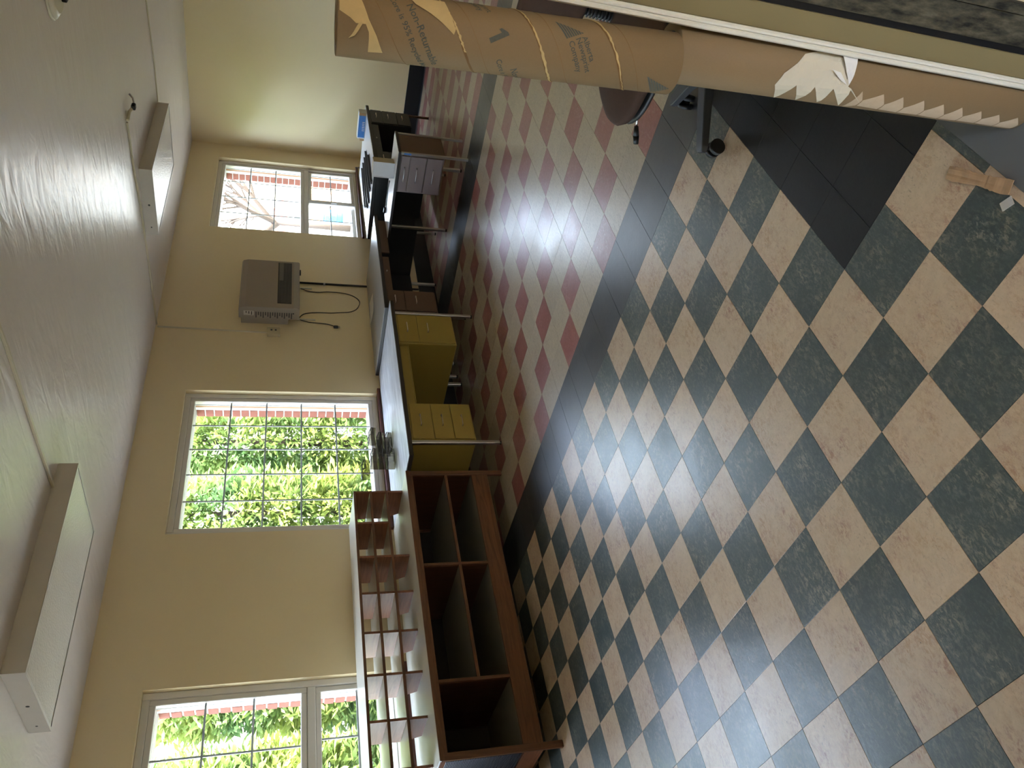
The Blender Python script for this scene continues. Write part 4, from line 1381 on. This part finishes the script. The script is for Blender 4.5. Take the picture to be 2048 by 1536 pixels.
MB().cyl((0, 0, 0.2495), (0, 0, 0.345), 0.016, 0.016, 16).build('gas_lift', M['chrome'], t)
MB().box(-0.10, 0.09, -0.06, 0.06, 0.343, 0.374, 0.008).build('mechanism', M['black_plastic'], t)
lv = MB().path([(0.05, -0.05, 0.355), (0.12, -0.17, 0.352), (0.145, -0.215, 0.345)], 0.0045, 8).build('lever', M['chrome'], t)
MB().cyl((0.143, -0.21, 0.346), (0.158, -0.24, 0.338), 0.008, 0.012, 12).cyl((0.158, -0.24, 0.338), (0.172, -0.268, 0.330), 0.012, 0.010, 12).build('paddle', M['black_plastic'], lv)
MB().cyl((0, 0, 0.075), (0, 0, 0.125), 0.045, 0.040, 24).build('hub', M['black_plastic'], t)
chair_rot = math.radians(165)
for q in range(5):
    a_ = math.radians(50 + 72 * q) - chair_rot
    c_, s_ = math.cos(a_), math.sin(a_)
    rot = Matrix.Rotation(a_, 4, 'Z')
    b2 = bmesh.new()
    pr_ = [(0.035, 0.032, 0.080, 0.125), (0.16, 0.028, 0.080, 0.114), (0.30, 0.026, 0.072, 0.100), (0.322, 0.018, 0.074, 0.096)]
    rows_ = []
    for (x, hw, z0, z1) in pr_:
        rows_.append([b2.verts.new(rot @ Vector(p)) for p in ((x, -hw, z0), (x, hw, z0), (x, hw * 0.92, z1), (x, -hw * 0.92, z1))])
    for a2, c2 in zip(rows_, rows_[1:]):
        for e in range(4):
            b2.faces.new((a2[e], a2[(e + 1) % 4], c2[(e + 1) % 4], c2[e]))
    b2.faces.new(rows_[0]); b2.faces.new(rows_[-1][::-1])
    bmesh.ops.recalc_face_normals(b2, faces=b2.faces[:])
    bmesh.ops.bevel(b2, geom=b2.edges[:], offset=0.003, segments=1, affect='EDGES')
    me_ = D.meshes.new('base_leg'); b2.to_mesh(me_); b2.free()
    lg = new_obj('base_leg', me_, M['black_plastic_grey'], t)
    px, py = 0.300 * c_, 0.300 * s_
    sw = a_ + 0.9 + q
    ax, ay = math.cos(sw), math.sin(sw)
    mb = MB()
    mb.cyl((px - ax * 0.026, py - ay * 0.026, 0.030), (px - ax * 0.007, py - ay * 0.007, 0.030), 0.030, 0.030, 22)
    mb.cyl((px + ax * 0.007, py + ay * 0.007, 0.030), (px + ax * 0.026, py + ay * 0.026, 0.030), 0.030, 0.030, 22)
    mb.cyl((px - ax * 0.007, py - ay * 0.007, 0.030), (px + ax * 0.007, py + ay * 0.007, 0.030), 0.016, 0.016, 14)
    mb.cyl((px, py, 0.045), (px, py, 0.075), 0.009, 0.009, 12)
    mb.build('caster', M['black_plastic'], lg)

# ================================================================ outside
GZ = -0.25
g = MB().box(-25, 60, YO + 0.002, 60, GZ - 0.3, GZ).build('ground', M['ground'])
structure(g)

def cedar(x, y, h, rad, seed, label):
    t_ = thing('cedar_tree', label, 'tree', (x, y, GZ), 0, 'cedar hedge outside the windows')
    MB().cyl((0, 0, 0), (0, 0, h * 0.9), 0.09, 0.02, 10).build('trunk', M['bark'], t_)
    r_ = random.Random(seed)
    vs, fs = [], []
    for cl in range(700):
        u = r_.random() ** 0.9
        z = 0.15 + u * (h - 0.2)
        rm = rad * (1 - max(0.0, z / h - 0.62) ** 1.5 * 3.2)
        a_ = r_.random() * 2 * PI
        rc = rm * (0.62 + 0.42 * r_.random())
        cpos = Vector((math.cos(a_) * rc, math.sin(a_) * rc, z))
        outd = Vector((math.cos(a_), math.sin(a_), 0.25 + 0.5 * (r_.random() - 0.5))).normalized()
        side = outd.cross(Vector((0, 0, 1))).normalized()
        upv = side.cross(outd)
        tw = r_.random() * PI
        for lf in range(24):
            ang = (r_.random() - 0.5) * 2.3
            ln = 0.07 + 0.13 * r_.random()
            d = (outd * (0.5 + 0.5 * math.cos(ang)) + upv * (0.7 * math.sin(ang) - 0.25) + side * (r_.random() - 0.5) * 1.3).normalized()
            wv = d.cross(Vector((r_.random() - 0.5, r_.random() - 0.5, r_.random() - 0.5))).normalized() * (0.014 + 0.014 * r_.random())
            b0 = cpos + Vector((r_.random() - 0.5, r_.random() - 0.5, r_.random() - 0.5)) * 0.24
            n0 = len(vs)
            if max(abs(b0.x), abs((b0 + d * ln).x)) > 0.555:
                continue            # trimmed where it meets its neighbour in the row
            vs += [b0 - wv * 0.5, b0 + d * ln * 0.55 - wv, b0 + d * ln, b0 + d * ln * 0.55 + wv]
            fs.append((n0, n0 + 1, n0 + 2, n0 + 3))
    me_ = D.meshes.new('foliage')
    me_.from_pydata(vs, [], fs)
    new_obj('foliage', me_, M['foliage'], t_)
hl = ['leftmost cedar of the hedge seen through the nearest window', 'cedar filling the middle of the nearest window', 'cedar at the right edge of the nearest window',
      'cedar standing behind the wall between the nearest and the large window', 'cedar filling the left part of the large middle window', 'cedar filling the centre of the large middle window', 'cedar at the right edge of the large middle window']
for q in range(7):
    cedar(0.2 + q * 1.16, 6.7 + 0.06 * math.sin(q * 1.9), 3.75 + 0.2 * math.cos(q * 2.1), 0.46, 40 + q, hl[q])

def at(azd, d, z=GZ):
    a_ = math.radians(azd)
    return (CAM.x + d * math.cos(a_), CAM.y + d * math.sin(a_), z)
# fence
fx0, fy0, _ = at(33.6, 30)
fx1, fy1, _ = at(27.5, 31)
t = thing('board_fence', 'cedar board fence far outside the far window', 'fence', (fx0, fy0, GZ), math.atan2(fy1 - fy0, fx1 - fx0))
fl = math.hypot(fx1 - fx0, fy1 - fy0)
bm_ = MB().box(-0.068, 0.068, -0.01, 0.01, 0.05, 1.02, 0.004).mesh('board')
bm_.materials.append(M['fence'])
nbd = int(fl / 0.15)
for q in range(nbd):
    o = D.objects.new('board', bm_)
    COL.objects.link(o); o.parent = t
    o.location = (0.075 + q * 0.15, 0, 0.01 * math.sin(q * 1.7))
boxo('rail', M['fence'], t, 0, fl, 0.011, 0.05, 0.25, 0.33)
boxo('rail', M['fence'], t, 0, fl, 0.011, 0.05, 0.80, 0.88)
# blue barrel
t = thing('rain_barrel', 'bright blue plastic barrel outside the far window', 'barrel', at(32.65, 27.4))
mb = MB()
prof = [(0.0, 0.19), (0.06, 0.205), (0.2, 0.215), (0.22, 0.222), (0.24, 0.215), (0.42, 0.215), (0.44, 0.222), (0.46, 0.215), (0.58, 0.20), (0.62, 0.17)]
for (z0, r0), (z1, r1) in zip(prof, prof[1:]):
    mb.cyl((0, 0, z0), (0, 0, z1), r0, r1, 28, caps=False)
mb.build('drum', M['blue_plastic'], t)
MB().cyl((0, 0, 0.618), (0, 0, 0.65), 0.172, 0.165, 28).build('lid', M['blue_plastic'], t)
# house beyond
hx, hy, _ = at(32.9, 52)
t = thing('house', 'distant pale house with a red-brown roof', 'house', (hx, hy, GZ), math.radians(32))
boxo('walls', M['siding'], t, -3, 3, -1.6, 1.6, 0, 1.75)
MB().prism([(-1.9, 1.75), (1.9, 1.75), (0, 2.75)], -3.2, 3.2, axis='X').build('roof', M['shingle'], t)
w_ = boxo('window', M['vinyl_white'], t, -3.03, -3.0, -0.5, 0.5, 0.7, 1.4)
boxo('pane', M['black_plastic_grey'], w_, -3.035, -3.031, -0.45, 0.45, 0.75, 1.35)

# bare tree
tx, ty, _ = at(33.4, 24)
t = thing('bare_tree', 'leafless tree with thin branches outside the far window', 'tree', (tx, ty, GZ))
MB().cyl((0, 0, 0), (0.1, 0.05, 2.2), 0.10, 0.07, 12).build('trunk', M['bark'], t)
rr = random.Random(21)
def twig(mb_, p, d, ln, r_, depth):
    e = p + d * ln
    mb_.cyl(p, e, r_, r_ * 0.65, 5, caps=False)
    if depth == 0:
        return
    for _ in range(3 if depth > 1 else 2):
        nd = (d + Vector((rr.random() - 0.5, rr.random() - 0.5, rr.random() - 0.35)) * 1.25).normalized()
        twig(mb_, p + d * ln * (0.55 + 0.45 * rr.random()), nd, ln * (0.6 + 0.2 * rr.random()), r_ * 0.66, depth - 1)
for q in range(5):
    mb = MB()
    a_ = q * 1.256 + 0.3
    twig(mb, Vector((0.1, 0.05, 2.0 + 0.05 * q)), Vector((math.cos(a_) * 0.8, math.sin(a_) * 0.8, 0.7)).normalized(), 1.1, 0.075, 4)
    mb.build('branch', M['bark'], t)
